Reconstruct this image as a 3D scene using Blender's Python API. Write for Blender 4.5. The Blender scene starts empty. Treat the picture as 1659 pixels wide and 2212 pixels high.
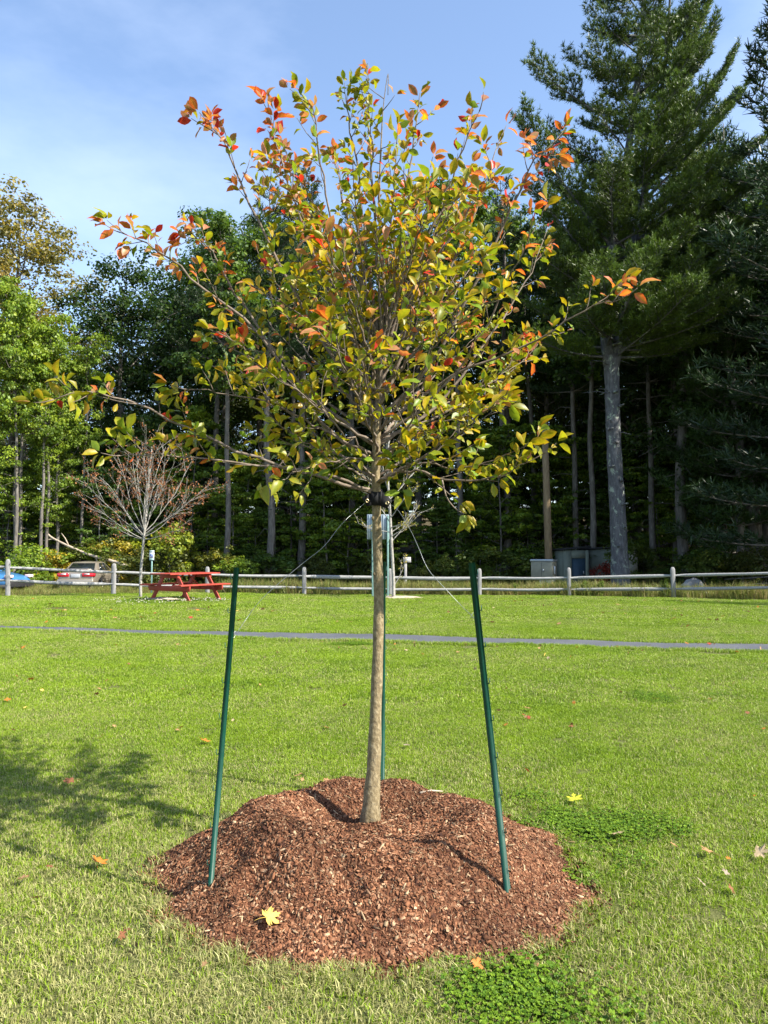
import bpy, math, random
import numpy as np
from mathutils import Vector, Matrix
R = math.radians
rng = np.random.default_rng(7)
random.seed(7)
sc = bpy.context.scene

# ------------------------------------------------------------------ camera
H_CAM, PITCH, FPX, CX, CY = 1.40, R(3.1), 1646.0, 829.5, 1106.0
cam_d = bpy.data.cameras.new('camera'); cam = bpy.data.objects.new('camera', cam_d)
sc.collection.objects.link(cam)
cam.location = (0, 0, H_CAM); cam.rotation_euler = (R(90) + PITCH, 0, 0)
cam_d.sensor_fit = 'HORIZONTAL'; cam_d.sensor_width = 36.0; cam_d.lens = 36.0 * FPX / 1659.0
cam_d.clip_start = 0.05; cam_d.clip_end = 3000
sc.camera = cam

# ------------------------------------------------------------------ light
SUN_EL = R(43.0); SUN_AZ = R(115.0)          # azimuth measured clockwise from +Y (north)
S = Vector((math.sin(SUN_AZ) * math.cos(SUN_EL), math.cos(SUN_AZ) * math.cos(SUN_EL), math.sin(SUN_EL)))
world = bpy.data.worlds.new('World'); sc.world = world; world.use_nodes = True
wn = world.node_tree; wn.nodes.clear()
sky = wn.nodes.new('ShaderNodeTexSky'); sky.sky_type = 'NISHITA'; sky.sun_disc = False
sky.sun_elevation = SUN_EL; sky.sun_rotation = SUN_AZ
sky.air_density = 1.0; sky.dust_density = 0.6; sky.ozone_density = 2.0
bg = wn.nodes.new('ShaderNodeBackground'); bg.inputs['Strength'].default_value = 0.118
wo = wn.nodes.new('ShaderNodeOutputWorld')
tc = wn.nodes.new('ShaderNodeTexCoord'); mp = wn.nodes.new('ShaderNodeMapping')
mp.inputs['Scale'].default_value = (1.3, 1.6, 3.2); mp.inputs['Rotation'].default_value = (0.2, -0.6, 0.3)
nz = wn.nodes.new('ShaderNodeTexNoise'); nz.inputs['Scale'].default_value = 1.25
nz.inputs['Detail'].default_value = 7; nz.inputs['Roughness'].default_value = 0.55
rp = wn.nodes.new('ShaderNodeValToRGB')
rp.color_ramp.elements[0].position = 0.46; rp.color_ramp.elements[0].color = (0.03, 0.03, 0.03, 1)
rp.color_ramp.elements[1].position = 0.75; rp.color_ramp.elements[1].color = (0.42, 0.42, 0.42, 1)
mx = wn.nodes.new('ShaderNodeMix'); mx.data_type = 'RGBA'
mx.inputs['B'].default_value = (4.3, 4.9, 6.1, 1)
L = wn.links.new
L(tc.outputs['Generated'], mp.inputs['Vector']); L(mp.outputs['Vector'], nz.inputs['Vector'])
L(nz.outputs['Fac'], rp.inputs['Fac']); L(rp.outputs['Color'], mx.inputs['Factor'])
L(sky.outputs['Color'], mx.inputs['A']); L(mx.outputs['Result'], bg.inputs['Color'])
L(bg.outputs['Background'], wo.inputs['Surface'])
sun_d = bpy.data.lights.new('sun', 'SUN'); sun_d.energy = 5.0; sun_d.angle = R(0.55); sun_d.color = (1.0, 0.94, 0.83)
sun = bpy.data.objects.new('sun', sun_d); sc.collection.objects.link(sun)
sun.rotation_euler = S.to_track_quat('Z', 'Y').to_euler(); sun.location = S * 60
vs = sc.view_settings; vs.view_transform = 'Standard'; vs.look = 'None'; vs.exposure = 1.42; vs.gamma = 1
vs.use_curve_mapping = False
sc.cycles.max_bounces = 6; sc.cycles.transparent_max_bounces = 6; sc.cycles.transmission_bounces = 4
sc.cycles.use_denoising = True

# ------------------------------------------------------------------ pixel helpers (photo coordinates 1659 x 2212)
_c, _s = math.cos(PITCH), math.sin(PITCH)
def P(px, py, Y):
    u = (px - CX) / FPX; v = (py - CY) / FPX
    t = Y / (_c + v * _s)
    return Vector((u * t, Y, H_CAM + t * (_s - v * _c)))
def G(px, py, z=0.0):
    u = (px - CX) / FPX; v = (py - CY) / FPX
    t = (z - H_CAM) / (_s - v * _c)
    return Vector((u * t, t * (_c + v * _s), z))

def sstep(a, b, x):
    t = np.clip((np.asarray(x, float) - a) / (b - a), 0, 1)
    return t * t * (3 - 2 * t)
def yf(x):                                     # fence line depth
    x = np.asarray(x, float)
    return 25.6 - np.where(x < 1, 0.0165, 0.030) * np.minimum(np.abs(x - 1), 14) ** 2
def gz(x, y):                                  # ground height
    x = np.asarray(x, float); y = np.asarray(y, float)
    s = y - yf(x)
    z = 0.11 * sstep(15.5, 20, y) * sstep(-1.0, -6.0, x) + 0.02 * sstep(16, 22, y) * sstep(3, 8, x)
    z = z - 0.62 * sstep(0.3, 7.0, s) + 1.15 * sstep(15, 24, s) + 0.10 * np.clip(s - 24, 0, 70)
    z = z + 0.012 * np.sin(x * 1.7 + 0.6 * y) * np.sin(y * 1.1 - 0.4 * x) * sstep(5, 9, y)
    return z
def gzf(x, y): return float(gz(x, y))

# ------------------------------------------------------------------ materials
def mat(name):
    m = bpy.data.materials.new(name); m.use_nodes = True
    nt = m.node_tree; nt.nodes.clear()
    out = nt.nodes.new('ShaderNodeOutputMaterial')
    return m, nt, out
def N(nt, typ, **kw):
    n = nt.nodes.new('ShaderNode' + typ)
    for k, v in kw.items():
        if k in n.inputs: n.inputs[k].default_value = v
        else: setattr(n, k, v)
    return n
def ramp(nt, fac, stops):
    r = nt.nodes.new('ShaderNodeValToRGB'); cr = r.color_ramp
    while len(cr.elements) < len(stops): cr.elements.new(0.5)
    for e, (p, c) in zip(cr.elements, stops):
        e.position = p; e.color = (*c, 1) if len(c) == 3 else c
    nt.links.new(fac, r.inputs['Fac']); return r.outputs['Color']
def mixc(nt, fac, a, b, blend='MIX'):
    n = nt.nodes.new('ShaderNodeMix'); n.data_type = 'RGBA'; n.blend_type = blend
    for sock, val in (('Factor', fac), ('A', a), ('B', b)):
        i = [q for q in n.inputs if q.name == sock and (q.type == 'RGBA' if sock != 'Factor' else q.type == 'VALUE')][0]
        if hasattr(val, 'is_output'): nt.links.new(val, i)
        elif sock == 'Factor': i.default_value = val
        else: i.default_value = (*val, 1)
    return [q for q in n.outputs if q.type == 'RGBA'][0]
def noise(nt, scale, detail=4, rough=0.55, coord='Object', vec_scale=None, dist=0.0):
    if coord == 'World':
        g = nt.nodes.new('ShaderNodeNewGeometry'); v = g.outputs['Position']
    else:
        t = nt.nodes.new('ShaderNodeTexCoord'); v = t.outputs[coord]
    if vec_scale:
        m_ = nt.nodes.new('ShaderNodeMapping'); m_.inputs['Scale'].default_value = vec_scale
        nt.links.new(v, m_.inputs['Vector']); v = m_.outputs['Vector']
    n = nt.nodes.new('ShaderNodeTexNoise'); n.inputs['Scale'].default_value = scale
    n.inputs['Detail'].default_value = detail; n.inputs['Roughness'].default_value = rough
    n.inputs['Distortion'].default_value = dist
    nt.links.new(v, n.inputs['Vector']); return n.outputs['Fac']
def math_(nt, op, a, b=None):
    n = nt.nodes.new('ShaderNodeMath'); n.operation = op
    for i, v in enumerate((a, b)):
        if v is None: continue
        if hasattr(v, 'is_output'): nt.links.new(v, n.inputs[i])
        else: n.inputs[i].default_value = v
    return n.outputs[0]
def finish(nt, out, col, rough=0.7, spec=0.3, bump=None, bump_d=0.01, bump_s=0.6, metal=0.0, trans=0.0, tcol=None, coat=0.0):
    b = nt.nodes.new('ShaderNodeBsdfPrincipled')
    if hasattr(col, 'is_output'): nt.links.new(col, b.inputs['Base Color'])
    else: b.inputs['Base Color'].default_value = (*col, 1)
    if hasattr(rough, 'is_output'): nt.links.new(rough, b.inputs['Roughness'])
    else: b.inputs['Roughness'].default_value = rough
    b.inputs['Specular IOR Level'].default_value = spec; b.inputs['Metallic'].default_value = metal
    b.inputs['Coat Weight'].default_value = coat
    if bump is not None:
        bp = nt.nodes.new('ShaderNodeBump'); bp.inputs['Distance'].default_value = bump_d; bp.inputs['Strength'].default_value = bump_s
        nt.links.new(bump, bp.inputs['Height']); nt.links.new(bp.outputs['Normal'], b.inputs['Normal'])
    o = b.outputs[0]
    if trans > 0:
        t = nt.nodes.new('ShaderNodeBsdfTranslucent'); tc_ = tcol if tcol is not None else col
        if hasattr(tc_, 'is_output'): nt.links.new(tc_, t.inputs['Color'])
        else: t.inputs['Color'].default_value = (*tc_, 1)
        mxs = nt.nodes.new('ShaderNodeMixShader'); mxs.inputs[0].default_value = trans
        nt.links.new(o, mxs.inputs[1]); nt.links.new(t.outputs[0], mxs.inputs[2]); o = mxs.outputs[0]
    nt.links.new(o, out.inputs['Surface'])
M = {}
def simple(name, col, rough=0.6, spec=0.3, metal=0.0, var=0.0, scale=8.0, coat=0.0, bump=0.0):
    m, nt, out = mat(name)
    c = col; bmp = None
    if var > 0:
        n = noise(nt, scale, 5)
        c = ramp(nt, n, [(0.3, tuple(v * (1 - var) for v in col)), (0.7, tuple(min(v * (1 + var), 0.95) for v in col))])
        if bump: bmp = n
    finish(nt, out, c, rough, spec, metal=metal, coat=coat, bump=bmp, bump_d=bump or 0.01)
    M[name] = m; return m
def attr(nt, name, typ='GEOMETRY'):
    a = nt.nodes.new('ShaderNodeAttribute'); a.attribute_name = name; a.attribute_type = typ; return a

# foliage of the wood: colour of the tree (object colour) varied leaf by leaf
m, nt, out = mat('wood_leaf'); oi = nt.nodes.new('ShaderNodeObjectInfo'); a = attr(nt, 'lc')
sep = nt.nodes.new('ShaderNodeSeparateColor'); nt.links.new(a.outputs['Color'], sep.inputs[0])
val = math_(nt, 'MULTIPLY_ADD', sep.outputs[0], 0.9); val.node.inputs[2].default_value = 0.55
vv = nt.nodes.new('ShaderNodeVectorMath'); vv.operation = 'SCALE'
nt.links.new(oi.outputs['Color'], vv.inputs[0]); nt.links.new(val, vv.inputs['Scale'])
warm = mixc(nt, 1.0, vv.outputs[0], (1.7, 1.25, 0.7), 'MULTIPLY')
c = mixc(nt, sep.outputs[1], vv.outputs[0], warm)
tcl = mixc(nt, 1.0, c, (1.3, 1.35, 0.7), 'MULTIPLY')
finish(nt, out, c, 0.5, 0.35, trans=0.38, tcol=tcl); M['wood_leaf'] = m
# pine needles
m, nt, out = mat('needles'); oi = nt.nodes.new('ShaderNodeObjectInfo'); a = attr(nt, 'lc')
sep = nt.nodes.new('ShaderNodeSeparateColor'); nt.links.new(a.outputs['Color'], sep.inputs[0])
val = math_(nt, 'MULTIPLY_ADD', sep.outputs[0], 0.9); val.node.inputs[2].default_value = 0.55
vv = nt.nodes.new('ShaderNodeVectorMath'); vv.operation = 'SCALE'
nt.links.new(oi.outputs['Color'], vv.inputs[0]); nt.links.new(val, vv.inputs['Scale'])
finish(nt, out, vv.outputs[0], 0.45, 0.4, trans=0.28); M['needles'] = m
# leaves of the staked tree and fallen leaves: own colour per leaf
m, nt, out = mat('autumn_leaf'); a = attr(nt, 'lc')
n1 = noise(nt, 60, 3, coord='World'); n5 = noise(nt, 170, 3, coord='World')
c = mixc(nt, 1.0, a.outputs['Color'], ramp(nt, n1, [(0.3, (0.75, 0.78, 0.75)), (0.7, (1.15, 1.12, 1.1))]), 'MULTIPLY')
c = mixc(nt, ramp(nt, n5, [(0.68, (0, 0, 0)), (0.74, (0.75, 0.75, 0.75))]), c, (0.10, 0.045, 0.02))
tcl = mixc(nt, 1.0, c, (1.35, 1.25, 0.8), 'MULTIPLY')
finish(nt, out, c, 0.42, 0.4, trans=0.45, tcol=tcl); M['autumn_leaf'] = m
m, nt, out = mat('dry_leaf'); a = attr(nt, 'lc')
n1 = noise(nt, 40, 3)
c = mixc(nt, 1.0, a.outputs['Color'], ramp(nt, n1, [(0.3, (0.7, 0.66, 0.6)), (0.7, (1.1, 1.1, 1.1))]), 'MULTIPLY')
finish(nt, out, c, 0.6, 0.3, trans=0.2); M['dry_leaf'] = m

# grass blades
def grass_mat(name, dark, light, straw, straw_amt, trans=0.35, far=False):
    m, nt, out = mat(name); a = attr(nt, 'bc')
    sp = nt.nodes.new('ShaderNodeSeparateColor'); nt.links.new(a.outputs['Color'], sp.inputs[0])
    big = noise(nt, 0.55, 4, 0.6, 'World'); med = noise(nt, 2.6, 4, 0.6, 'World')
    blend = math_(nt, 'MULTIPLY_ADD', math_(nt, 'SUBTRACT', math_(nt, 'ADD', med, math_(nt, 'MULTIPLY', noise(nt, 0.9, 3, 0.6, 'World'), 0.7)), 0.32), 1.2); nt.links.new(math_(nt, 'MULTIPLY', sp.outputs[0], 0.62), blend.node.inputs[2])
    blend = math_(nt, 'SUBTRACT', blend, 0.18)
    c = mixc(nt, blend, dark, light)
    # dry straw blades: more of them in dry patches and in the worn ground round the mound
    geo = nt.nodes.new('ShaderNodeNewGeometry')
    dv = nt.nodes.new('ShaderNodeVectorMath'); dv.operation = 'DISTANCE'
    nt.links.new(geo.outputs['Position'], dv.inputs[0]); dv.inputs[1].default_value = (-0.7, 2.5, 0.0)
    worn = nt.nodes.new('ShaderNodeMapRange'); nt.links.new(dv.outputs['Value'], worn.inputs[0])
    worn.inputs[1].default_value = 0.2; worn.inputs[2].default_value = 3.3; worn.inputs[3].default_value = 0.60; worn.inputs[4].default_value = 0.0
    dry = math_(nt, 'MULTIPLY_ADD', math_(nt, 'SUBTRACT', big, 0.5), 1.25)
    dry.node.inputs[2].default_value = straw_amt
    dry = math_(nt, 'ADD', dry, worn.outputs[0])
    pick = math_(nt, 'LESS_THAN', sp.outputs[1], dry)
    tint = mixc(nt, sp.outputs[2], straw, tuple(v * 0.55 for v in straw))
    c = mixc(nt, math_(nt, 'MULTIPLY', pick, 0.85), c, tint)
    finish(nt, out, c, 0.5, 0.35, trans=trans); M[name] = m
grass_mat('grass', (0.056, 0.124, 0.007), (0.235, 0.340, 0.017), (0.50, 0.46, 0.20), 0.17)
grass_mat('meadow_grass', (0.055, 0.085, 0.015), (0.20, 0.23, 0.045), (0.36, 0.27, 0.11), 0.28)
# lawn soil and thatch
m, nt, out = mat('lawn_soil'); n1 = noise(nt, 1.2, 5, coord='World'); n2 = noise(nt, 70, 3, coord='World')
c = mixc(nt, n1, (0.055, 0.075, 0.018), (0.12, 0.11, 0.045)); c = mixc(nt, 0.5, c, ramp(nt, n2, [(0.3, (0.03, 0.04, 0.012)), (0.7, (0.15, 0.16, 0.06))]))
finish(nt, out, c, 0.95, 0.05, bump=n2, bump_d=0.02); M['lawn_soil'] = m
m, nt, out = mat('wood_soil'); n1 = noise(nt, 0.5, 5, coord='World'); n2 = noise(nt, 9, 5, coord='World')
c = mixc(nt, n1, (0.045, 0.045, 0.016), (0.085, 0.06, 0.032)); c = mixc(nt, 0.5, c, ramp(nt, n2, [(0.3, (0.02, 0.02, 0.01)), (0.7, (0.13, 0.095, 0.05))]))
finish(nt, out, c, 0.95, 0.05, bump=n2, bump_d=0.05); M['wood_soil'] = m
m, nt, out = mat('asphalt'); n1 = noise(nt, 120, 4, coord='World'); n2 = noise(nt, 1.5, 4, coord='World')
c = ramp(nt, n1, [(0.3, (0.034, 0.038, 0.046)), (0.55, (0.080, 0.085, 0.094)), (0.75, (0.17, 0.176, 0.186))])
c = mixc(nt, 0.35, c, ramp(nt, n2, [(0.35, (0.05, 0.055, 0.066)), (0.7, (0.125, 0.130, 0.139))]))
finish(nt, out, c, 0.75, 0.35, bump=n1, bump_d=0.006); M['asphalt'] = m
# mulch
m, nt, out = mat('mulch_base'); n1 = noise(nt, 60, 5, coord='World'); n2 = noise(nt, 5, 4, coord='World')
c = ramp(nt, n1, [(0.3, (0.030, 0.011, 0.006)), (0.5, (0.095, 0.036, 0.019)), (0.75, (0.18, 0.078, 0.042))])
finish(nt, out, c, 0.9, 0.1, bump=n1, bump_d=0.02, bump_s=1.0); M['mulch_base'] = m
m, nt, out = mat('wood_chip'); a = attr(nt, 'lc'); n1 = noise(nt, 90, 3, coord='World')
c = mixc(nt, 1.0, a.outputs['Color'], ramp(nt, n1, [(0.3, (0.65, 0.6, 0.58)), (0.7, (1.15, 1.15, 1.15))]), 'MULTIPLY')
finish(nt, out, c, 0.85, 0.15); M['wood_chip'] = m
# barks
def bark(name, c0, c1, c2, scale=18, vs_=(1, 1, 0.3), bump=0.012, lichen=None):
    m, nt, out = mat(name); n1 = noise(nt, scale, 6, 0.65, 'Object', vs_); n2 = noise(nt, scale * 0.22, 4, 0.6, 'Object')
    c = ramp(nt, n1, [(0.28, c0), (0.5, c1), (0.74, c2)])
    c = mixc(nt, math_(nt, 'MULTIPLY', n2, 0.5), c, c1)
    if lichen:
        n3 = noise(nt, scale * 0.5, 6, 0.7, 'Object', (1, 1, 0.7), 0.6)
        f = ramp(nt, n3, [(0.56, (0, 0, 0)), (0.62, (1, 1, 1))]); c = mixc(nt, f, c, lichen)
    finish(nt, out, c, 0.85, 0.15, bump=n1, bump_d=bump, bump_s=0.9); M[name] = m
bark('young_bark', (0.055, 0.040, 0.022), (0.20, 0.155, 0.085), (0.37, 0.31, 0.195), 70, (1, 1, 0.6), 0.008, lichen=(0.135, 0.11, 0.07))
bark('twig_bark', (0.06, 0.045, 0.035), (0.15, 0.118, 0.09), (0.30, 0.25, 0.20), 40, (1, 1, 1), 0.002)
bark('pine_bark', (0.035, 0.035, 0.039), (0.095, 0.095, 0.10), (0.19, 0.19, 0.20), 7, (1.6, 1.6, 0.5), 0.03, lichen=(0.26, 0.30, 0.24))
bark('grey_bark', (0.045, 0.040, 0.034), (0.125, 0.113, 0.098), (0.26, 0.24, 0.21), 6, (1.5, 1.5, 0.4), 0.02)
bark('pale_bark', (0.13, 0.12, 0.10), (0.28, 0.265, 0.235), (0.44, 0.42, 0.38), 14, (1, 1, 1.4), 0.006)
bark('dead_wood', (0.16, 0.12, 0.085), (0.36, 0.30, 0.23), (0.52, 0.45, 0.36), 10, (1, 1, 0.3), 0.01)
bark('pole_wood', (0.11, 0.075, 0.04), (0.20, 0.145, 0.085), (0.29, 0.215, 0.13), 22, (1, 1, 0.12), 0.006)
# weathered fence timber
m, nt, out = mat('fence_wood'); n1 = noise(nt, 14, 6, 0.65, 'Object', (0.25, 4, 4)); n2 = noise(nt, 1.3, 4, 0.6, 'World')
c = ramp(nt, n1, [(0.28, (0.11, 0.107, 0.10)), (0.5, (0.25, 0.25, 0.25)), (0.75, (0.38, 0.38, 0.385))])
c = mixc(nt, math_(nt, 'MULTIPLY', n2, 0.35), c, (0.30, 0.30, 0.27))
finish(nt, out, c, 0.85, 0.15, bump=n1, bump_d=0.012); M['fence_wood'] = m
m, nt, out = mat('post_wood'); n1 = noise(nt, 14, 6, 0.65, 'Object', (4, 4, 0.25))
c = ramp(nt, n1, [(0.28, (0.10, 0.097, 0.093)), (0.5, (0.22, 0.215, 0.212)), (0.75, (0.34, 0.335, 0.33))])
finish(nt, out, c, 0.85, 0.15, bump=n1, bump_d=0.012); M['post_wood'] = m
# red painted wood
m, nt, out = mat('red_paint'); n1 = noise(nt, 5, 5, 0.6, 'Object'); n2 = noise(nt, 30, 5, 0.6, 'Object', (0.2, 3, 3))
c = ramp(nt, n1, [(0.3, (0.25, 0.030, 0.020)), (0.7, (0.36, 0.055, 0.036))]); c = mixc(nt, math_(nt, 'MULTIPLY', n2, 0.3), c, (0.28, 0.05, 0.035))
finish(nt, out, c, 0.55, 0.3, bump=n2, bump_d=0.004); M['red_paint'] = m
# green stake enamel with scuffs
m, nt, out = mat('green_enamel'); n1 = noise(nt, 35, 6, 0.7, 'Object'); n2 = noise(nt, 3, 3, 0.6, 'Object')
c = ramp(nt, n2, [(0.3, (0.000, 0.034, 0.020)), (0.7, (0.002, 0.062, 0.038))])
c = mixc(nt, ramp(nt, n1, [(0.66, (0, 0, 0)), (0.72, (0.55, 0.55, 0.55))]), c, (0.16, 0.26, 0.22))
finish(nt, out, c, ramp(nt, n1, [(0.3, (0.38, 0.38, 0.38)), (0.7, (0.65, 0.65, 0.65))]), 0.4); M['green_enamel'] = m
simple('wire', (0.30, 0.32, 0.31), 0.45, 0.5, 0.85)
simple('black_strap', (0.012, 0.012, 0.013), 0.75, 0.2, 0, 0.3, 60)
simple('brass', (0.55, 0.45, 0.25), 0.35, 0.5, 0.9)
simple('sign_back', (0.24, 0.29, 0.33), 0.45, 0.4, 0.55, 0.15, 6)
simple('green_post', (0.16, 0.27, 0.25), 0.55, 0.3, 0.2, 0.2, 12)
simple('sign_white', (0.68, 0.72, 0.72), 0.45, 0.3, 0, 0.06, 8)
simple('sign_green', (0.30, 0.45, 0.43), 0.5, 0.3, 0, 0.1, 8)
simple('sign_blue', (0.01, 0.06, 0.42), 0.45, 0.3)
simple('car_tan', (0.27, 0.235, 0.19), 0.32, 0.5, 0.45, 0.03, 3, coat=0.7)
simple('car_blue', (0.05, 0.19, 0.42), 0.3, 0.5, 0.25, 0.03, 3, coat=0.7)
simple('car_glass', (0.012, 0.016, 0.018), 0.06, 0.7)
simple('tail_red', (0.42, 0.006, 0.02), 0.15, 0.6, coat=0.8)
simple('tail_clear', (0.6, 0.45, 0.45), 0.15, 0.6)
simple('black_plastic', (0.02, 0.02, 0.022), 0.6, 0.3, 0, 0.2, 10)
simple('tyre_rubber', (0.018, 0.018, 0.018), 0.8, 0.2, 0, 0.2, 20)
simple('alloy', (0.42, 0.43, 0.44), 0.35, 0.5, 0.8)
simple('dark_alloy', (0.06, 0.06, 0.065), 0.35, 0.5, 0.6)
simple('plate_white', (0.34, 0.36, 0.38), 0.5, 0.3, 0, 0.1, 20)
simple('cabinet_paint', (0.20, 0.195, 0.15), 0.5, 0.3, 0.1, 0.16, 4)
simple('lid_sky_tint', (0.28, 0.32, 0.37), 0.3, 0.5, 0.5, 0.05, 4)  # blue-grey carries the sky's reflection in the base colour
simple('pvc', (0.62, 0.64, 0.66), 0.5, 0.3)
simple('concrete', (0.32, 0.33, 0.29), 0.9, 0.1, 0, 0.25, 3)
simple('shed_wall', (0.17, 0.19, 0.15), 0.8, 0.15, 0, 0.16, 3)
simple('shed_lit', (0.30, 0.28, 0.21), 0.8, 0.15, 0, 0.2, 3)
simple('shed_door', (0.030, 0.058, 0.085), 0.6, 0.3, 0, 0.15, 4)
simple('roof_felt', (0.035, 0.035, 0.035), 0.9, 0.1, 0, 0.3, 12)
simple('boulder', (0.20, 0.20, 0.195), 0.9, 0.15, 0, 0.45, 5, bump=0.05)
simple('flower_white', (0.42, 0.40, 0.31), 0.7, 0.2)
simple('plaque', (0.28, 0.28, 0.28), 0.5, 0.3)

# ------------------------------------------------------------------ mesh helpers
class MB:
    """collects vertices and faces; build() links them as ONE mesh object"""
    def __init__(self): self.V = []; self.F = []; self.n = 0; self.C = []
    def add(self, V, faces, col=None):
        V = np.asarray(V, float).reshape(-1, 3)
        for f in faces:
            f = np.asarray(f, int)
            if f.size: self.F.append(f.reshape(-1, f.shape[-1]) + self.n)
        self.V.append(V); self.n += len(V)
        if col is None: col = (1, 1, 1)
        c = np.asarray(col, float)
        self.C.append(np.broadcast_to(c, (len(V), 3)) if c.ndim == 1 else c)
        return self
    def tube(self, pts, rad, sides=6, cap=True, col=None):
        pts = np.asarray([tuple(p) for p in pts], float); n = len(pts)
        rad = np.broadcast_to(np.asarray(rad, float), (n,))
        T = np.gradient(pts, axis=0); T /= np.linalg.norm(T, axis=1)[:, None] + 1e-12
        up = np.array([0, 0, 1.0]) if abs(T[0][2]) < 0.9 else np.array([1.0, 0, 0])
        u = np.cross(T[0], up); u /= np.linalg.norm(u); V = []
        a = np.linspace(0, 2 * np.pi, sides, endpoint=False)
        for i in range(n):
            u = u - T[i] * np.dot(u, T[i]); u /= np.linalg.norm(u) + 1e-12
            w = np.cross(T[i], u)
            V.append(pts[i] + rad[i] * (np.cos(a)[:, None] * u + np.sin(a)[:, None] * w))
        V = np.concatenate(V); k = np.arange(sides); k2 = (k + 1) % sides
        F = np.concatenate([np.stack([i * sides + k, i * sides + k2, (i + 1) * sides + k2, (i + 1) * sides + k], 1) for i in range(n - 1)])
        fs = [F]
        if cap:
            V = np.concatenate([V, pts[:1], pts[-1:]]); b = n * sides
            fs.append(np.stack([k2, k, np.full(sides, b)], 1)); o = (n - 1) * sides
            fs.append(np.stack([o + k, o + k2, np.full(sides, b + 1)], 1))
        return self.add(V, fs, col)
    def box(self, lo, hi, mtx=None, col=None, taper=None):
        lo = np.asarray(lo, float); hi = np.asarray(hi, float)
        V = np.array([[x, y, z] for z in (0, 1) for y in (0, 1) for x in (0, 1)], float) * (hi - lo) + lo
        if taper:
            c = (lo + hi) / 2; V[4:, :2] = (V[4:, :2] - c[:2]) * taper + c[:2]
        if mtx is not None: V = np.array([tuple(mtx @ Vector(v)) for v in V])
        F = np.array([[0, 2, 3, 1], [4, 5, 7, 6], [0, 1, 5, 4], [2, 6, 7, 3], [0, 4, 6, 2], [1, 3, 7, 5]])
        return self.add(V, [F], col)
    def prism(self, poly, y0, y1, mtx=None, col=None):
        """poly in x,z extruded along y"""
        n = len(poly); V = np.array([[x, y0, z] for x, z in poly] + [[x, y1, z] for x, z in poly], float)
        if mtx is not None: V = np.array([tuple(mtx @ Vector(v)) for v in V])
        k = np.arange(n); k2 = (k + 1) % n
        self.add(V, [np.stack([k, k2, k2 + n, k + n], 1), np.array([k[::-1]]), np.array([k + n])], col); return self
    def mesh(self, name, material, smooth=False, colname=None):
        me = bpy.data.meshes.new(name)
        V = np.concatenate(self.V).astype(np.float32)
        tot = np.concatenate([np.full(len(f), f.shape[1]) for f in self.F])
        idx = np.concatenate([f.ravel() for f in self.F])
        me.vertices.add(len(V)); me.vertices.foreach_set('co', V.ravel())
        me.loops.add(len(idx)); me.loops.foreach_set('vertex_index', idx.astype(np.int32))
        me.polygons.add(len(tot)); st = np.concatenate([[0], np.cumsum(tot)[:-1]])
        me.polygons.foreach_set('loop_start', st.astype(np.int32)); me.polygons.foreach_set('loop_total', tot.astype(np.int32))
        if smooth: me.polygons.foreach_set('use_smooth', np.ones(len(tot), bool))
        if colname:
            C = np.ones((len(V), 4), np.float32); C[:, :3] = np.concatenate(self.C)
            a = me.color_attributes.new(colname, 'FLOAT_COLOR', 'POINT'); a.data.foreach_set('color', C.ravel())
        me.update(); me.validate(); me.materials.append(M[material] if isinstance(material, str) else material)
        return me
    def build(self, name, material, parent=None, smooth=False, colname=None, bevel=0):
        o = obj(name, self.mesh(name, material, smooth, colname), parent)
        if bevel:
            b = o.modifiers.new('bevel', 'BEVEL'); b.width = bevel; b.segments = 2; b.limit_method = 'ANGLE'
        return o
def obj(name, me, parent=None):
    o = bpy.data.objects.new(name, me); sc.collection.objects.link(o)
    if parent: o.parent = parent
    return o
def empty(name, loc=(0, 0, 0), rz=0.0, label=None, cat=None, group=None):
    o = bpy.data.objects.new(name, None); sc.collection.objects.link(o); o.empty_display_size = 0.2
    o.location = loc; o.rotation_euler = (0, 0, rz); tag(o, label, cat, group); return o
def tag(o, label=None, cat=None, group=None, kind=None):
    if label: o['label'] = label
    if cat: o['category'] = cat
    if group: o['group'] = group
    if kind: o['kind'] = kind
    return o
def copy_tree(root, parent=None):
    c = root.copy(); sc.collection.objects.link(c); c.parent = parent
    for ch in list(root.children): copy_tree(ch, c)
    return c
def frame(d):
    d = np.asarray(d, float); d = d / (np.linalg.norm(d) + 1e-12)
    up = np.array([0, 0, 1.0]) if abs(d[2]) < 0.95 else np.array([1.0, 0, 0])
    s = np.cross(d, up); s /= np.linalg.norm(s); return d, s, np.cross(s, d)
def smooth_path(pts, n):
    """Catmull-Rom through the points"""
    p = np.asarray([tuple(q) for q in pts], float); p = np.concatenate([[2 * p[0] - p[1]], p, [2 * p[-1] - p[-2]]])
    out = []; m_ = len(p) - 3
    for t in np.linspace(0, m_ - 1e-6, n):
        i = int(t); f = t - i; a, b, c, d = p[i:i + 4]
        out.append(0.5 * ((2 * b) + (-a + c) * f + (2 * a - 5 * b + 4 * c - d) * f ** 2 + (-a + 3 * b - 3 * c + d) * f ** 3))
    return np.array(out)

# ================================================================== GROUND
def grid(xs, ys, name, material, keep=None, dz=0.0):
    X, Y = np.meshgrid(xs, ys); Z = gz(X, Y) + dz
    nx, ny = len(xs), len(ys); V = np.stack([X.ravel(), Y.ravel(), Z.ravel()], 1)
    i, j = np.meshgrid(np.arange(nx - 1), np.arange(ny - 1)); a = (j * nx + i).ravel()
    F = np.stack([a, a + 1, a + nx + 1, a + nx], 1)
    return MB().add(V, [F]).build(name, material, smooth=True)
xs = np.concatenate([np.linspace(-600, -45, 12), np.linspace(-40, 40, 161), np.linspace(45, 600, 12)])
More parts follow.
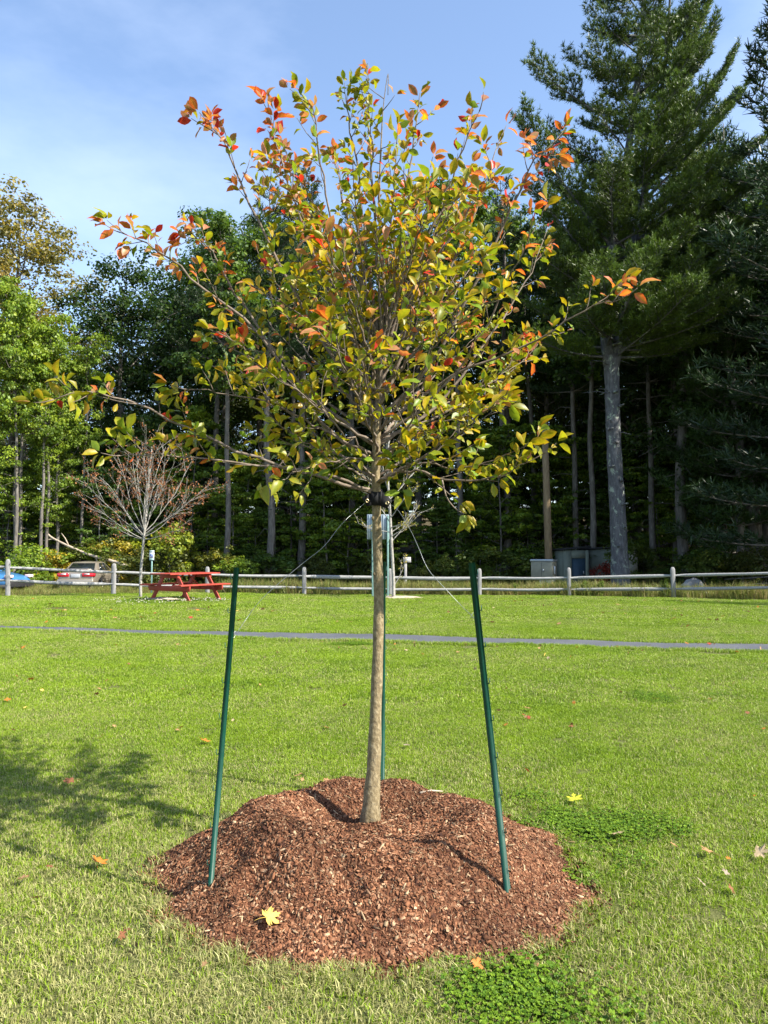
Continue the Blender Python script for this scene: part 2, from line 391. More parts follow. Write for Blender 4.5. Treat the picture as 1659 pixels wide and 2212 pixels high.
# lawn: sheet up to the fence; rough ground beyond shares the edge line
nx = len(xs)
def strip(name, material, s0, s1, n, ease):
    V = []
    for k in range(n):
        f = k / (n - 1); f = f ** ease
        y = s0(xs) + (s1(xs) - s0(xs)) * f
        V.append(np.stack([xs, y, gz(xs, y)], 1))
    V = np.concatenate(V); i, j = np.meshgrid(np.arange(nx - 1), np.arange(n - 1)); a = (j * nx + i).ravel()
    return MB().add(V, [np.stack([a, a + 1, a + nx + 1, a + nx], 1)]).build(name, material, smooth=True)
lawn = strip('lawn', 'lawn_soil', lambda x: np.full_like(x, -60.0), lambda x: yf(x) + 0.25, 200, 0.75)
tag(lawn, 'mown lawn round the staked tree', 'lawn', kind='structure')
rough_ground = strip('meadow_ground', 'wood_soil', lambda x: yf(x) + 0.25, lambda x: np.full_like(x, 700.0), 140, 2.2)
tag(rough_ground, 'rough ground beyond the fence under the wood', 'ground', kind='structure')

# asphalt path
_pa, _pb, _pc = G(-250, 1340), G(829, 1387), G(1900, 1424)
path_near = smooth_path([G(-900, 1322), G(0, 1361), G(829, 1388), G(1659, 1410), G(2600, 1440)], 60)
path_far = smooth_path([G(-900, 1314), G(0, 1351.5), G(829, 1371), G(1659, 1393.5), G(2600, 1420)], 60)
V = []
for a, b in zip(path_near, path_far):
    for f in np.linspace(0, 1, 5):
        q = a + (b - a) * f; V.append((q[0], q[1], gzf(q[0], q[1]) + 0.006 + 0.012 * math.sin(f * math.pi)))
i, j = np.meshgrid(np.arange(4), np.arange(59)); a = (j * 5 + i).ravel()
pth = MB().add(V, [np.stack([a, a + 5, a + 6, a + 1], 1)]).build('path', 'asphalt', smooth=True)
tag(pth, 'narrow grey asphalt footpath crossing the lawn', 'path', kind='structure')
def path_y(x):
    o = np.argsort(path_near[:, 0]); o2 = np.argsort(path_far[:, 0])
    return np.interp(x, path_near[o, 0], path_near[o, 1]), np.interp(x, path_far[o2, 0], path_far[o2, 1])
# gravel drive beyond the fence
V = []; xs2 = np.linspace(0.5, 11, 30)
for x in xs2:
    for f in np.linspace(0, 1, 5):
        y = float(yf(x)) + 9.0 + f * 6.5 + 0.25 * math.sin(x * 2); V.append((x, y, gzf(x, y) + 0.02))
i, j = np.meshgrid(np.arange(4), np.arange(29)); a = (j * 5 + i).ravel()
drv = MB().add(V, [np.stack([a, a + 5, a + 6, a + 1], 1)]).build('drive', 'asphalt', smooth=True)
tag(drv, 'grey asphalt drive beyond the split rail fence', 'drive', kind='structure')

# ================================================================== MULCH MOUND
MX, MY, MRX, MRY = -0.045, 3.47, 0.92, 0.85
TRX, TRY = -0.063, 3.66
_ph = rng.uniform(0, 6.28, 12)
def mound_e(x, y):
    dx = (np.asarray(x, float) - MX) / MRX; dy = (np.asarray(y, float) - MY) / MRY
    th = np.arctan2(dy, dx)
    fr_ = sstep(.72, 1.0, np.hypot(dx, dy)); w = 1 + 0.045 * np.sin(3 * th + _ph[0]) + fr_ * (0.035 * np.sin(5 * th + _ph[1]) + 0.03 * np.sin(9 * th + _ph[2]) + 0.022 * np.sin(17 * th + _ph[3]) + 0.016 * np.sin(31 * th + _ph[4]))
    return np.hypot(dx, dy) / w
def mz(x, y):
    x = np.asarray(x, float); y = np.asarray(y, float); e = mound_e(x, y)
    z = 0.265 * (0.85 * sstep(1.05, 0.50, e) + 0.15 * np.clip((1.04 - e) / 0.5, 0, 1))
    c = np.hypot((x - TRX - 0.04) / 0.56, (y - TRY + 0.10) / 0.46)
    z = z - 0.132 * sstep(1.0, 0.3, c)
    z = z + sstep(1.03, 0.8, e) * (0.020 * np.sin(x * 8 + 1) * np.sin(y * 7.3) + 0.012 * np.sin(x * 19 + y * 7) * np.sin(y * 17 - x * 5) + 0.006 * np.sin(x * 41 - y * 13) * np.sin(y * 37 + x * 11))
    # slumped dents on the front flank
    for dx, dy, r, d in ((-0.50, 3.02, 0.06, 0.055), (-0.12, 2.90, 0.07, 0.035), (0.30, 3.92, 0.13, 0.06), (-0.58, 3.14, 0.07, 0.035), (0.25, 2.95, 0.08, 0.02)):
        z = z - d * np.exp(-((x - dx) ** 2 + (y - dy) ** 2) / r ** 2)
    return z
mound = empty('mulch_mound', (MX, MY, 0), 0, 'heaped ring of reddish brown wood mulch round the staked tree', 'mulch')
V = []; F = []; nr, na = 60, 160
for k in range(nr + 1):
    for q in range(na):
        th = 2 * math.pi * q / na; r = 1.06 * k / nr
        x = MX + MRX * r * math.cos(th); y = MY + MRY * r * math.sin(th)
        V.append((x - MX, y - MY, float(mz(x, y)) - (0.02 if k == nr else 0) + 0.004))
for k in range(nr):
    for q in range(na):
        F.append((k * na + q, (k + 1) * na + q, (k + 1) * na + (q + 1) % na, k * na + (q + 1) % na))
MB().add(V, [np.array(F)]).build('mulch_heap', 'mulch_base', mound, smooth=True)
# chips
def chips(n, size, cols, wts, flake, long_=0.0, rmax=1.12, halo=7.5):
    th = rng.uniform(0, 2 * np.pi, n); r = np.sqrt(rng.uniform(0, rmax ** 2, n)); x = MX + MRX * r * np.cos(th); y = MY + MRY * r * np.sin(th)
    e = mound_e(x, y); keep = (e < 0.99) | (rng.random(n) > .45 + (e - 1.0) * halo); x, y = x[keep], y[keep]; n = len(x)
    z = mz(x, y) + np.where(mound_e(x, y) > 1.03, rng.uniform(.004, .026, n), 0); h = .02; nrm = np.stack([-(mz(x + h, y) - z) / h, -(mz(x, y + h) - z) / h, np.ones(n)], 1) + rng.normal(0, .36, (n, 3)); nrm /= np.linalg.norm(nrm, axis=1)[:, None]
    ln = np.minimum(size * rng.lognormal(0, .5, n), size * 2.6)[:, None]; w = ln * (rng.uniform(.07, .16, (n, 1)) if long_ else rng.uniform(.22, .62, (n, 1))); t = rng.uniform(.0006, .0016, (n, 1))
    ax = rng.normal(0, 1, (n, 3)); ax -= nrm * np.sum(ax * nrm, 1)[:, None]; ax /= np.linalg.norm(ax, axis=1)[:, None]; bx = np.cross(nrm, ax)
    c = np.stack([x - MX, y - MY, z + rng.uniform(.001, .010, n)], 1); k = rng.uniform(.45, 1, (4, n, 1))
    top = np.stack([c + ax * ln * .5 * k[0] + bx * w * .5, c - ax * ln * .5 + bx * w * .5 * k[1], c - ax * ln * .5 * k[2] - bx * w * .5, c + ax * ln * .5 - bx * w * .5 * k[3]], 1) + (nrm * t)[:, None]
    tone = 1.0 + .22 * np.sin(x * 5 + 2 * y) * np.sin(y * 6.1 - x) + .16 * np.sin(x * 14 - y * 3 + 1) * np.sin(y * 12)
    C = np.array(cols)[rng.choice(len(cols), n, p=wts)] * (rng.uniform(.6, 1.25, n) * tone)[:, None]
    if flake: return MB().add(top.reshape(-1, 3), [(np.arange(n) * 4)[:, None] + np.arange(4)[None]], np.repeat(C, 4, 0))
    bot = top - (nrm * (t * 2 + .001))[:, None]; V = np.concatenate([top, bot], 1).reshape(-1, 3)
    fq = np.array([[0, 1, 2, 3], [0, 4, 5, 1], [1, 5, 6, 2], [2, 6, 7, 3], [3, 7, 4, 0]]); F = ((np.arange(n) * 8)[:, None, None] + fq[None]).reshape(-1, 4)
    return MB().add(V, [F], np.repeat(C, 8, 0))
cols = [(0.192, 0.086, 0.043), (0.130, 0.056, 0.028), (0.25, 0.126, 0.068), (0.30, 0.185, 0.11), (0.060, 0.026, 0.016), (0.38, 0.27, 0.16)]
ch = chips(90000, 0.0085, cols, [.35, .27, .17, .06, .12, .03], True).build('bark_fines', 'wood_chip', mound, colname='lc'); tag(ch, kind='stuff')
ch = chips(6500, 0.022, cols, [.25, .17, .22, .17, .07, .12], False, 1.0).build('bark_shreds', 'wood_chip', mound, colname='lc'); tag(ch, kind='stuff')
ch = chips(6500, 0.013, cols, [.30, .22, .18, .13, .10, .07], True, 0, 1.42, 1.6).build('strewn_chips', 'wood_chip', mound, colname='lc'); tag(ch, kind='stuff')
ch = chips(36000, 0.0115, cols, [.33, .25, .20, .08, .11, .03], False).build('wood_chips', 'wood_chip', mound, colname='lc')
tag(ch, kind='stuff')
# a stick and pale splinters lying on the mulch
def surf(x, y): return max(gzf(x, y), float(mz(x, y)) if mound_e(x, y) < 1.04 else -1)
stk = MB(); q0 = P(905, 1727, 3.98); q1 = P(952, 1712, 4.05)
za, zb_ = surf(q0.x, 3.86) + .012, surf(q1.x, 3.93) + .022; pts = [(q0.x, 3.86, za), (q0.x * .5 + q1.x * .5, 3.90, (za + zb_) / 2 + .006), (q1.x, 3.93, zb_)]
stk.tube(pts, [0.006, 0.005, 0.003], 6); o = stk.build('stick', 'dead_wood', None, smooth=True)
tag(o, 'short pale broken stick on the back rim of the mulch', 'stick')

# ================================================================== GRASS
def tile(name, size, n, w, hlo, hhi, lean, material, flat=0.0):
    xy = rng.uniform(-size / 2, size / 2, (n, 2)) + rng.normal(0, size * 0.06, (n, 2))
    a = rng.uniform(0, 2 * np.pi, n); h = rng.uniform(hlo, hhi, n); ln = np.abs(rng.normal(0, lean, n)) * h
    b = rng.uniform(0, 2 * np.pi, n); ww = w * rng.uniform(0.6, 1.3, n)
    base = np.concatenate([xy, np.full((n, 1), -0.004)], 1)
    sd = np.stack([np.cos(a), np.sin(a), np.zeros(n)], 1) * ww[:, None] / 2
    ld = np.stack([np.cos(b), np.sin(b), np.zeros(n)], 1)
    mid = base + ld * (ln * 0.35)[:, None]; mid[:, 2] += h * 0.6
    tip = base + ld * ln[:, None]; tip[:, 2] += h * (1 - 0.25 * np.minimum(ln / h, 1.2))
    V = np.stack([base - sd, base + sd, mid + sd * 0.8, mid - sd * 0.8, tip], 1).reshape(-1, 3)
    k = np.arange(n) * 5
    C = np.repeat(rng.uniform(0, 1, (n, 3)), 5, 0)
    mb = MB(); mb.add(V, [np.stack([k, k + 1, k + 2, k + 3], 1), np.stack([k + 3, k + 2, k + 4], 1)], C)
    me = mb.mesh(name, material, colname='bc')
    return bpy.data.objects.new(name, me)
def scatter(name, pts, rot, scl, idx, tiles, label, cat):
    col = bpy.data.collections.new(name + '_tiles')
    for t in tiles: col.objects.link(t)
    me = bpy.data.meshes.new(name); me.vertices.add(len(pts)); me.vertices.foreach_set('co', np.asarray(pts, np.float32).ravel())
    for nm, ty, dat in (('rotz', 'FLOAT', rot), ('scl', 'FLOAT', scl), ('pick', 'INT', idx)):
        a = me.attributes.new(nm, ty, 'POINT'); a.data.foreach_set('value', np.asarray(dat, np.int32 if ty == 'INT' else np.float32))
    o = obj(name, me); tag(o, label, cat, kind='stuff')
    ng = bpy.data.node_groups.new(name, 'GeometryNodeTree')
    ng.interface.new_socket('Geometry', in_out='INPUT', socket_type='NodeSocketGeometry')
    ng.interface.new_socket('Geometry', in_out='OUTPUT', socket_type='NodeSocketGeometry')
    gi = ng.nodes.new('NodeGroupInput'); go = ng.nodes.new('NodeGroupOutput')
    iop = ng.nodes.new('GeometryNodeInstanceOnPoints'); ci = ng.nodes.new('GeometryNodeCollectionInfo')
    ci.inputs['Collection'].default_value = col; ci.inputs['Separate Children'].default_value = True; ci.inputs['Reset Children'].default_value = True
    def na(nm, ty):
        n = ng.nodes.new('GeometryNodeInputNamedAttribute'); n.data_type = ty; n.inputs['Name'].default_value = nm
        return [s for s in n.outputs if s.enabled and s.name == 'Attribute'][0]
    cx = ng.nodes.new('ShaderNodeCombineXYZ'); er = ng.nodes.new('FunctionNodeEulerToRotation')
    ng.links.new(na('rotz', 'FLOAT'), cx.inputs['Z']); ng.links.new(cx.outputs[0], er.inputs[0])
    iop.inputs['Pick Instance'].default_value = True
    ng.links.new(gi.outputs[0], iop.inputs['Points']); ng.links.new(ci.outputs[0], iop.inputs['Instance'])
    ng.links.new(er.outputs[0], iop.inputs['Rotation']); ng.links.new(na('scl', 'FLOAT'), iop.inputs['Scale'])
    ng.links.new(na('pick', 'INT'), iop.inputs['Instance Index']); ng.links.new(iop.outputs[0], go.inputs[0])
    md = o.modifiers.new('scatter', 'NODES'); md.node_group = ng
    return o
def tile_points(y0, y1, step, margin_path, margin_mound, jit=0.35):
    pts = []
    y = y0
    while y < y1:
        hw = 0.56 * y + 2.2
        for x in np.arange(-hw, hw, step):
            px = x + rng.uniform(-jit, jit) * step; py = y + rng.uniform(-jit, jit) * step
            a, b = path_y(px)
            if a - margin_path < py < b + margin_path: continue
            if py < 6:
                e_ = float(mound_e(px, py)); ed = margin_mound * (.35 + .6 * max(0, math.sin(px * 7.3 + 1) * math.sin(py * 6.1 + px * 2))) + (.10 if px < -.75 and rng.random() < .7 else 0)
                if e_ < 1.0 + ed: continue
            if py > yf(px) + 0.2: continue
            pts.append((px, py, gzf(px, py)))
        y += step
    return pts
def do_scatter(name, pts, tiles, label, cat, slo=0.85, shi=1.15):
    n = len(pts); return scatter(name, pts, rng.uniform(0, 6.28, n), rng.uniform(slo, shi, n), rng.integers(0, len(tiles), n), tiles, label, cat)
near = [tile('turf_fine%d' % k, 0.22, 820, 0.0038, 0.012, 0.036, 0.85, 'grass') for k in range(6)]
do_scatter('lawn_grass', tile_points(1.6, 7.2, 0.165, 0.1, 0.10), near, 'short mown grass of the lawn round the mulch mound', 'grass')
midt = [tile('turf_mid%d' % k, 0.45, 1700, 0.0062, 0.014, 0.040, 0.8, 'grass') for k in range(5)]
pm = tile_points(7.1, 15.9, 0.34, 0.20, 0.1)
do_scatter('lawn_grass', pm, midt, 'short mown grass of the lawn on both sides of the path', 'grass')
fart = [tile('turf_far%d' % k, 0.9, 2800, 0.012, 0.018, 0.045, 0.7, 'grass') for k in range(5)]
do_scatter('lawn_grass', [p for p in tile_points(15.2, 27, 0.7, 0.42, 0.1) if True], fart, 'short mown grass of the lawn beyond the path as far as the fence', 'grass')
# fringe of grass along path edges (finer tiles so the edge is ragged)
fr = []
for x in np.arange(-9.5, 8.5, 0.09):
    a, b = path_y(x)
    wv = .05 * math.sin(x * 2.3) * math.sin(x * 5.1 + 1); fr.append((x, a - 0.03 + wv + rng.normal(0, 0.04), gzf(x, a))); fr.append((x, b + 0.03 - wv + rng.normal(0, 0.04), gzf(x, b)))
fringe = [tile('turf_fringe%d' % k, 0.2, 240, 0.006, 0.02, 0.07, 0.7, 'grass') for k in range(4)]
do_scatter('path_edge_grass', fr, fringe, 'ragged grass along both edges of the asphalt path', 'grass')
fr = []
for k in range(230):
    th = rng.uniform(0, 6.28); r = rng.uniform(1.0, 1.1)
    fr.append((MX + MRX * r * math.cos(th), MY + MRY * r * math.sin(th), 0.0))
fringe2 = [tile('turf_tuft%d' % k, 0.09, 60, 0.0036, 0.02, 0.06, 0.8, 'grass') for k in range(4)]
do_scatter('mound_edge_grass', fr, fringe2, 'grass tufts growing through the thin edge of the mulch', 'grass')
# tall unmown grass beyond the fence
mp_ = []
for s in np.concatenate([np.arange(0.45, 8, 0.5), np.arange(8, 26, 0.75)]):
    for x in np.arange(-24, 22, 0.55 if s < 8 else 0.8):
        px = x + rng.uniform(-.3, .3); y = float(yf(px)) + s + rng.uniform(-.25, .25)
        if 0.6 < px < 10.9 and 8.8 < s < 15.7: continue
        if px > 9 and s > 10 and rng.random() < .5: continue
        if px < -5.5 and s < 11.0: continue      # cars drive and park here
        mp_.append((px, y, gzf(px, y)))
tall = [tile('meadow%d' % k, 0.8, 420, 0.013, 0.18, 0.62, 0.55, 'meadow_grass') for k in range(5)]
do_scatter('meadow_grass', mp_, tall, 'tall unmown grass between the fence and the wood', 'grass', 0.5, 1.1)
# short turf under the parked cars
mp2 = [(x, float(yf(x)) + s, gzf(x, float(yf(x)) + s)) for s in np.arange(7.5, 13, 0.6) for x in np.arange(-24, -5, 0.6)]
shortm = [tile('meadow_low%d' % k, 0.8, 900, 0.011, 0.04, 0.16, 0.6, 'meadow_grass') for k in range(4)]
do_scatter('meadow_grass', mp2, shortm, 'low rough grass where the cars are parked beyond the fence', 'grass')

# clover patches
def clover_tile(name, size, n, flowers):
    mb = MB()
    for _ in range(n):
        x, y = rng.normal(0, size * 0.33, 2); h = rng.uniform(0.010, 0.036); r = rng.uniform(0.0022, 0.0046); a0 = rng.uniform(0, 6.28)
        g = rng.uniform(0, 1)
        for k in range(3):
            a = a0 + k * 2.094; cx_, cy_ = x + math.cos(a) * r, y + math.sin(a) * r
            V = [(x, y, h)]
            for q in range(5):
                b = a + (q - 2) * 0.55; V.append((x + math.cos(b) * r * (1.9 if q != 2 else 1.75), y + math.sin(b) * r * (1.9 if q != 2 else 1.75), h + rng.uniform(-0.004, 0.004)))
            mb.add(V, [np.array([[0, 1, 2], [0, 2, 3], [0, 3, 4], [0, 4, 5]])], (g, 0.99, 0.5))
    return mb
m, nt, out = mat('clover'); a = attr(nt, 'bc'); sp = nt.nodes.new('ShaderNodeSeparateColor'); nt.links.new(a.outputs['Color'], sp.inputs[0])
finish(nt, out, mixc(nt, sp.outputs[0], (0.050, 0.120, 0.007), (0.17, 0.27, 0.016)), 0.5, 0.3, trans=0.3); M['clover'] = m
ctiles = [bpy.data.objects.new('clover%d' % k, clover_tile('clover%d' % k, 0.2, 170, 0).mesh('clover%d' % k, 'clover', colname='bc')) for k in range(4)]
def ball(mb, c, r, col=None, n=6, squash=1.0):
    V = []; 
    for i in range(1, 4):
        ph = math.pi * i / 4
        for k in range(n): V.append((c[0] + r * math.sin(ph) * math.cos(2 * math.pi * k / n), c[1] + r * math.sin(ph) * math.sin(2 * math.pi * k / n), c[2] + r * squash * math.cos(ph)))
    V += [(c[0], c[1], c[2] + r * squash), (c[0], c[1], c[2] - r * squash)]
    k = np.arange(n); k2 = (k + 1) % n
    mb.add(V, [np.concatenate([np.stack([k, k + n, k2 + n, k2], 1), np.stack([k + n, k + 2 * n, k2 + 2 * n, k2 + n], 1)]),
               np.concatenate([np.stack([k, k2, np.full(n, 3 * n)], 1), np.stack([k2 + 2 * n, k + 2 * n, np.full(n, 3 * n + 1)], 1)])], col)
def clover_patch(cx_, cy_, rx, ry, n, nfl, label):
    pts = []
    for _ in range(n):
        r = abs(rng.normal(0, .62)); t = rng.uniform(0, 6.28); x = cx_ + rx * r * math.cos(t); y = cy_ + ry * r * math.sin(t)
        if mound_e(x, y) < 1.03: continue
        a, b = path_y(x)
        if a - .15 < y < b + .15: continue
        pts.append((x, y, gzf(x, y)))
    o = do_scatter('clover_patch', pts, ctiles, label, 'clover')
    if nfl:
        mb = MB()
        for _ in range(nfl):
            r = math.sqrt(rng.random()) * 1.05; t = rng.uniform(0, 6.28); x = cx_ + rx * r * math.cos(t); y = cy_ + ry * r * math.sin(t)
            if mound_e(x, y) < 1.05: continue
            ball(mb, (x, y, gzf(x, y) + rng.uniform(0.05, 0.1)), rng.uniform(0.006, 0.010) * (1.45 if cy_ > 10 else 1), n=6)
        f = mb.build('clover_flowers', 'flower_white', smooth=True); f.parent = o; tag(f, kind='stuff')
    return o
q = G(1290, 1800); clover_patch(q.x, q.y, 0.50, 0.42, 30, 0, 'lush green clover patch on the right flank of the mulch mound')
q = G(1110, 2150); clover_patch(q.x, q.y, 0.30, 0.20, 14, 0, 'small clover patch at the bottom edge of the lawn')
q = G(770, 1393); clover_patch(q.x, q.y, 0.4, 0.2, 20, 0, 'small clover clump on the near edge of the path')
q = G(310, 1310); clover_patch(q.x, q.y, 1.25, 1.3, 70, 110, 'white flowering clover round the foot of the brown leaved tree')
q = G(440, 1308); clover_patch(q.x, q.y, 0.7, 0.6, 26, 75, 'white flowering clover patch in front of the picnic table')
q = G(1420, 1508); clover_patch(q.x, q.y, 0.4, 0.35, 9, 0, 'dark green weed patch in the lawn on the right')
q = G(890, 1287); clover_patch(q.x, q.y - .5, 0.8, 0.6, 60, 0, 'green weeds round the foot of the sapling by the fence')
# bare mulch remains under the two saplings
def low_mulch(px, py, rx, ry, label, hh=0.07):
    q = G(px, py, 0.05); x0, y0 = q.x, q.y; mb = MB(); V = []; nr, na = 6, 26
    for k in range(nr + 1):
        for t in range(na):
            r = k / nr; th = 2 * math.pi * t / na; x = rx * r * math.cos(th) * (1 + .1 * math.sin(3 * th)); y = ry * r * math.sin(th)
            V.append((x, y, gzf(x0 + x, y0 + y) + hh * (1 - r * r) + rng.uniform(-.01, .01) * (r < .95) - 0.012))
    F = [(k * na + t, (k + 1) * na + t, (k + 1) * na + (t + 1) % na, k * na + (t + 1) % na) for k in range(nr) for t in range(na)]
    o = mb.add(V, [np.array(F)]).build('old_mulch', 'dead_wood', smooth=False); o.location = (x0, y0, 0); tag(o, label, 'mulch')
low_mulch(350, 1301, 0.55, 0.5, 'weathered pale mulch beside the brown leaved tree', .08)
low_mulch(868, 1288, 0.95, 0.6, 'weathered brown mulch at the foot of the sapling by the fence', .07)

# ================================================================== THE STAKED TREE
TZ = float(mz(TRX, TRY)) - 0.01
tree = empty('young_tree', (TRX, TRY, TZ), 0, 'young staked tree with yellow green and red tinged leaves in the mulch mound', 'tree')
T0 = np.array([TRX, TRY, TZ])
trunk_px = [(799, 1800), (800, 1772), (803, 1720), (808, 1640), (813, 1500), (817, 1380), (818, 1280), (815, 1180), (813, 1090), (812, 1010), (815, 920), (819, 820), (824, 720), (829, 620), (822, 520), (819, 430), (823, 320), (828, 230), (838, 160), (838, 205)]
TY_ = lambda py: TRY + 0.03 * math.sin(py * 0.006)
trunk_pts = np.array([tuple(P(a, b, TY_(b))) for a, b in trunk_px])
def trunk_at(py):
    ys = [b for a, b in trunk_px][::-1]; xs_ = [a for a, b in trunk_px][::-1]
    return np.array(P(np.interp(py, ys, xs_), py, TY_(py)))
tp = smooth_path(trunk_pts, 64); hz = np.clip((tp[:, 2] - tp[0, 2]) / (tp[-1, 2] - tp[0, 2]), 0, 1)
rad = np.interp(hz, [0, .03, .07, .16, .36, .49, .63, .8, 1], [.056, .043, .034, .0275, .0232, .0205, .0135, .0068, .0018])
rad = rad * (1 + 0.05 * np.sin(np.arange(64) * 1.9) * (hz < .5))
tmb = MB(); tmb.tube(tp - T0, rad, 16)
# root flare and branch scars
for py, side in ((1185, 1), (1240, -1), (1330, 1), (1120, -1)):
    c = trunk_at(py) - T0 + np.array([side * 0.016, -0.013, 0]); ball(tmb, c, 0.0095, n=8, squash=1.3)
tmb.build('trunk', 'young_bark', tree, smooth=True)

prim = [  # start height on trunk, way points, end depth offset
    (1066, [(700, 1030), (560, 990), (420, 930), (280, 868), (180, 848), (100, 868)], -0.55),
    (1060, [(690, 1022), (580, 1010), (430, 990), (330, 982), (245, 985)], -0.45),
    (1003, [(680, 900), (560, 720), (440, 620), (350, 545), (290, 512), (240, 497)], -0.2),
    (965, [(650, 830), (520, 650), (455, 540), (392, 505)], 0.3),
    (900, [(700, 750), (600, 560), (520, 400), (480, 300), (425, 265)], -0.1),
    (850, [(720, 650), (640, 450), (600, 320), (578, 215)], 0.3),
    (800, [(760, 600), (700, 400), (680, 260), (655, 205)], -0.3),
    (760, [(790, 520), (762, 300), (738, 205)], 0.2),
    (700, [(805, 420), (797, 240), (793, 172)], 0.12),
    (740, [(862, 520), (890, 320), (908, 205)], 0.2),
    (800, [(890, 600), (960, 430), (1010, 300), (1048, 212)], -0.3),
    (880, [(900, 720), (980, 560), (1050, 400), (1092, 258)], 0.2),
    (905, [(920, 800), (1030, 600), (1110, 430), (1160, 345), (1222, 288)], -0.3),
    (950, [(950, 850), (1060, 680), (1120, 560), (1190, 432)], -0.4),
    (960, [(940, 880), (1050, 740), (1130, 620), (1190, 480)], 0.4),
    (930, [(950, 830), (1080, 770), (1180, 720), (1270, 665), (1320, 650), (1368, 640)], -0.3),
    (1010, [(900, 910), (1010, 850), (1100, 790), (1140, 720)], 0.5),
    (1052, [(880, 1012), (960, 1037), (1060, 1036), (1130, 1002), (1240, 948)], -0.5),
    (1040, [(900, 1000), (990, 1012), (1080, 985), (1185, 945)], -0.3),
    (985, [(700, 930), (600, 880), (480, 850), (335, 835)], -0.35),
    (930, [(680, 860), (560, 790), (440, 715)], 0.5),
    (990, [(900, 930), (1000, 880), (1115, 832)], 0.25),
    (1022, [(730, 980), (640, 962), (520, 950)], 0.6),
    (860, [(740, 760), (650, 680), (520, 600)], -0.7),
    (850, [(900, 760), (1000, 690), (1110, 620)], -0.7),
    (1030, [(760, 990), (660, 1010), (600, 1045)], -0.7),
    (990, [(860, 950), (900, 880), (920, 800)], -1.0), (960, [(780, 880), (740, 780), (700, 700)], -1.0),
    (880, [(860, 780), (900, 640), (930, 520)], -0.8), (860, [(790, 740), (740, 600), (690, 480)], -0.8),
    (820, [(850, 640), (870, 480), (880, 360)], -0.5), (780, [(790, 620), (770, 460), (760, 330)], -0.5),
    (980, [(800, 900), (790, 800), (800, 690)], -1.1),
    (960, [(870, 880), (960, 780), (1010, 680)], 0.9), (940, [(760, 860), (660, 760), (610, 660)], 0.9),
    (870, [(850, 760), (920, 600), (970, 480)], 0.7), (860, [(790, 740), (700, 580), (650, 470)], 0.8),
    (800, [(850, 640), (900, 460), (940, 330)], 0.5), (790, [(790, 620), (740, 420), (720, 330)], 0.5),
    (760, [(840, 600), (850, 420), (860, 260)], -0.2), (900, [(900, 840), (980, 770), (1060, 700)], 0.1),
    (930, [(750, 850), (650, 770), (560, 680)], 0.1), (890, [(730, 770), (620, 640), (540, 520)], 0.6),
    (850, [(910, 740), (1000, 610), (1060, 500)], 0.5), (820, [(760, 700), (690, 560), (630, 400)], 0.0),
    (830, [(890, 690), (950, 540), (1000, 400)], 0.05), (1000, [(740, 930), (650, 850), (560, 800)], -0.5),
    (1000, [(890, 950), (960, 900), (1060, 860)], -0.6), (1045, [(860, 1020), (890, 1000), (930, 990)], -0.6),
]
for k in range(12):                       # fill the flanks and the middle of the crown
    sd = 1 if k % 2 else -1; ex = 825 + sd * (150 + 230 * ((k * .618) % 1)); ey = 520 + 400 * ((k * .382 + .4) % 1); sy = min(1045, ey + 260 + rng.uniform(-60, 60))
    prim.append((sy, [(825 + (ex - 825) * .4, sy - (sy - ey) * .35), (825 + (ex - 825) * .75, sy - (sy - ey) * .72), (ex, ey)], rng.uniform(-.9, .8)))
for k in range(17):                       # fill the upper crown
    ex = 560 + 530 * ((k * .618) % 1); ey = 210 + 330 * ((k * .382 + .13) % 1) + .9 * abs(ex - 825) ** 1.0 * .45; sy = min(1000, max(560, ey + 330 + rng.uniform(0, 120)))
    if 880 < ex < 1010 and ey < 240: ey = 250
    prim.append((sy, [(825 + (ex - 825) * .35, sy - (sy - ey) * .38), (825 + (ex - 825) * .75, sy - (sy - ey) * .74), (ex, ey)], rng.uniform(-.75, .75)))
twmb = MB(); leaves = []     # leaf: pos, dir, normal, size, colourclass
Z_AX = np.array([0, 0, 1.0])
def leaf_col(p):
    hrel = np.clip((p[2] - 1.5) / 2.3, 0, 1); out = np.clip(math.hypot(p[0] - TRX, (p[1] - TRY)) / 1.3, 0, 1)
    cl_ = .5 + .5 * math.sin(p[0] * 5.1 + 2.0 * p[2] + 1.3) * math.sin(p[1] * 4.3 - 3.1 * p[2]); w = 0.50 * hrel ** 1.3 + 0.50 * out ** 1.5 * (0.6 + 0.4 * hrel); w = min(w * (.6 + .9 * cl_) + .10 * hrel, 1.1); u = rng.random()
    pr = 0.003 + 0.13 * w ** 2.2; po = 0.004 + 0.55 * w ** 2.3; pb = 0.008 + 0.42 * w ** 1.8
    if u < pr: return 0
    if u < pr + po: return 1
    if u < pr + po + pb: return 2
    v = rng.random()
    if v < 0.26 * (1 - 0.35 * w): return 3
    return 4 if v < 0.70 else 5
def add_leaf(p, d, size):
    nrm = np.array([rng.normal(0, .75), rng.normal(0, .75), 0.75]); leaves.append((p.copy(), d.copy(), nrm, size, leaf_col(p)))
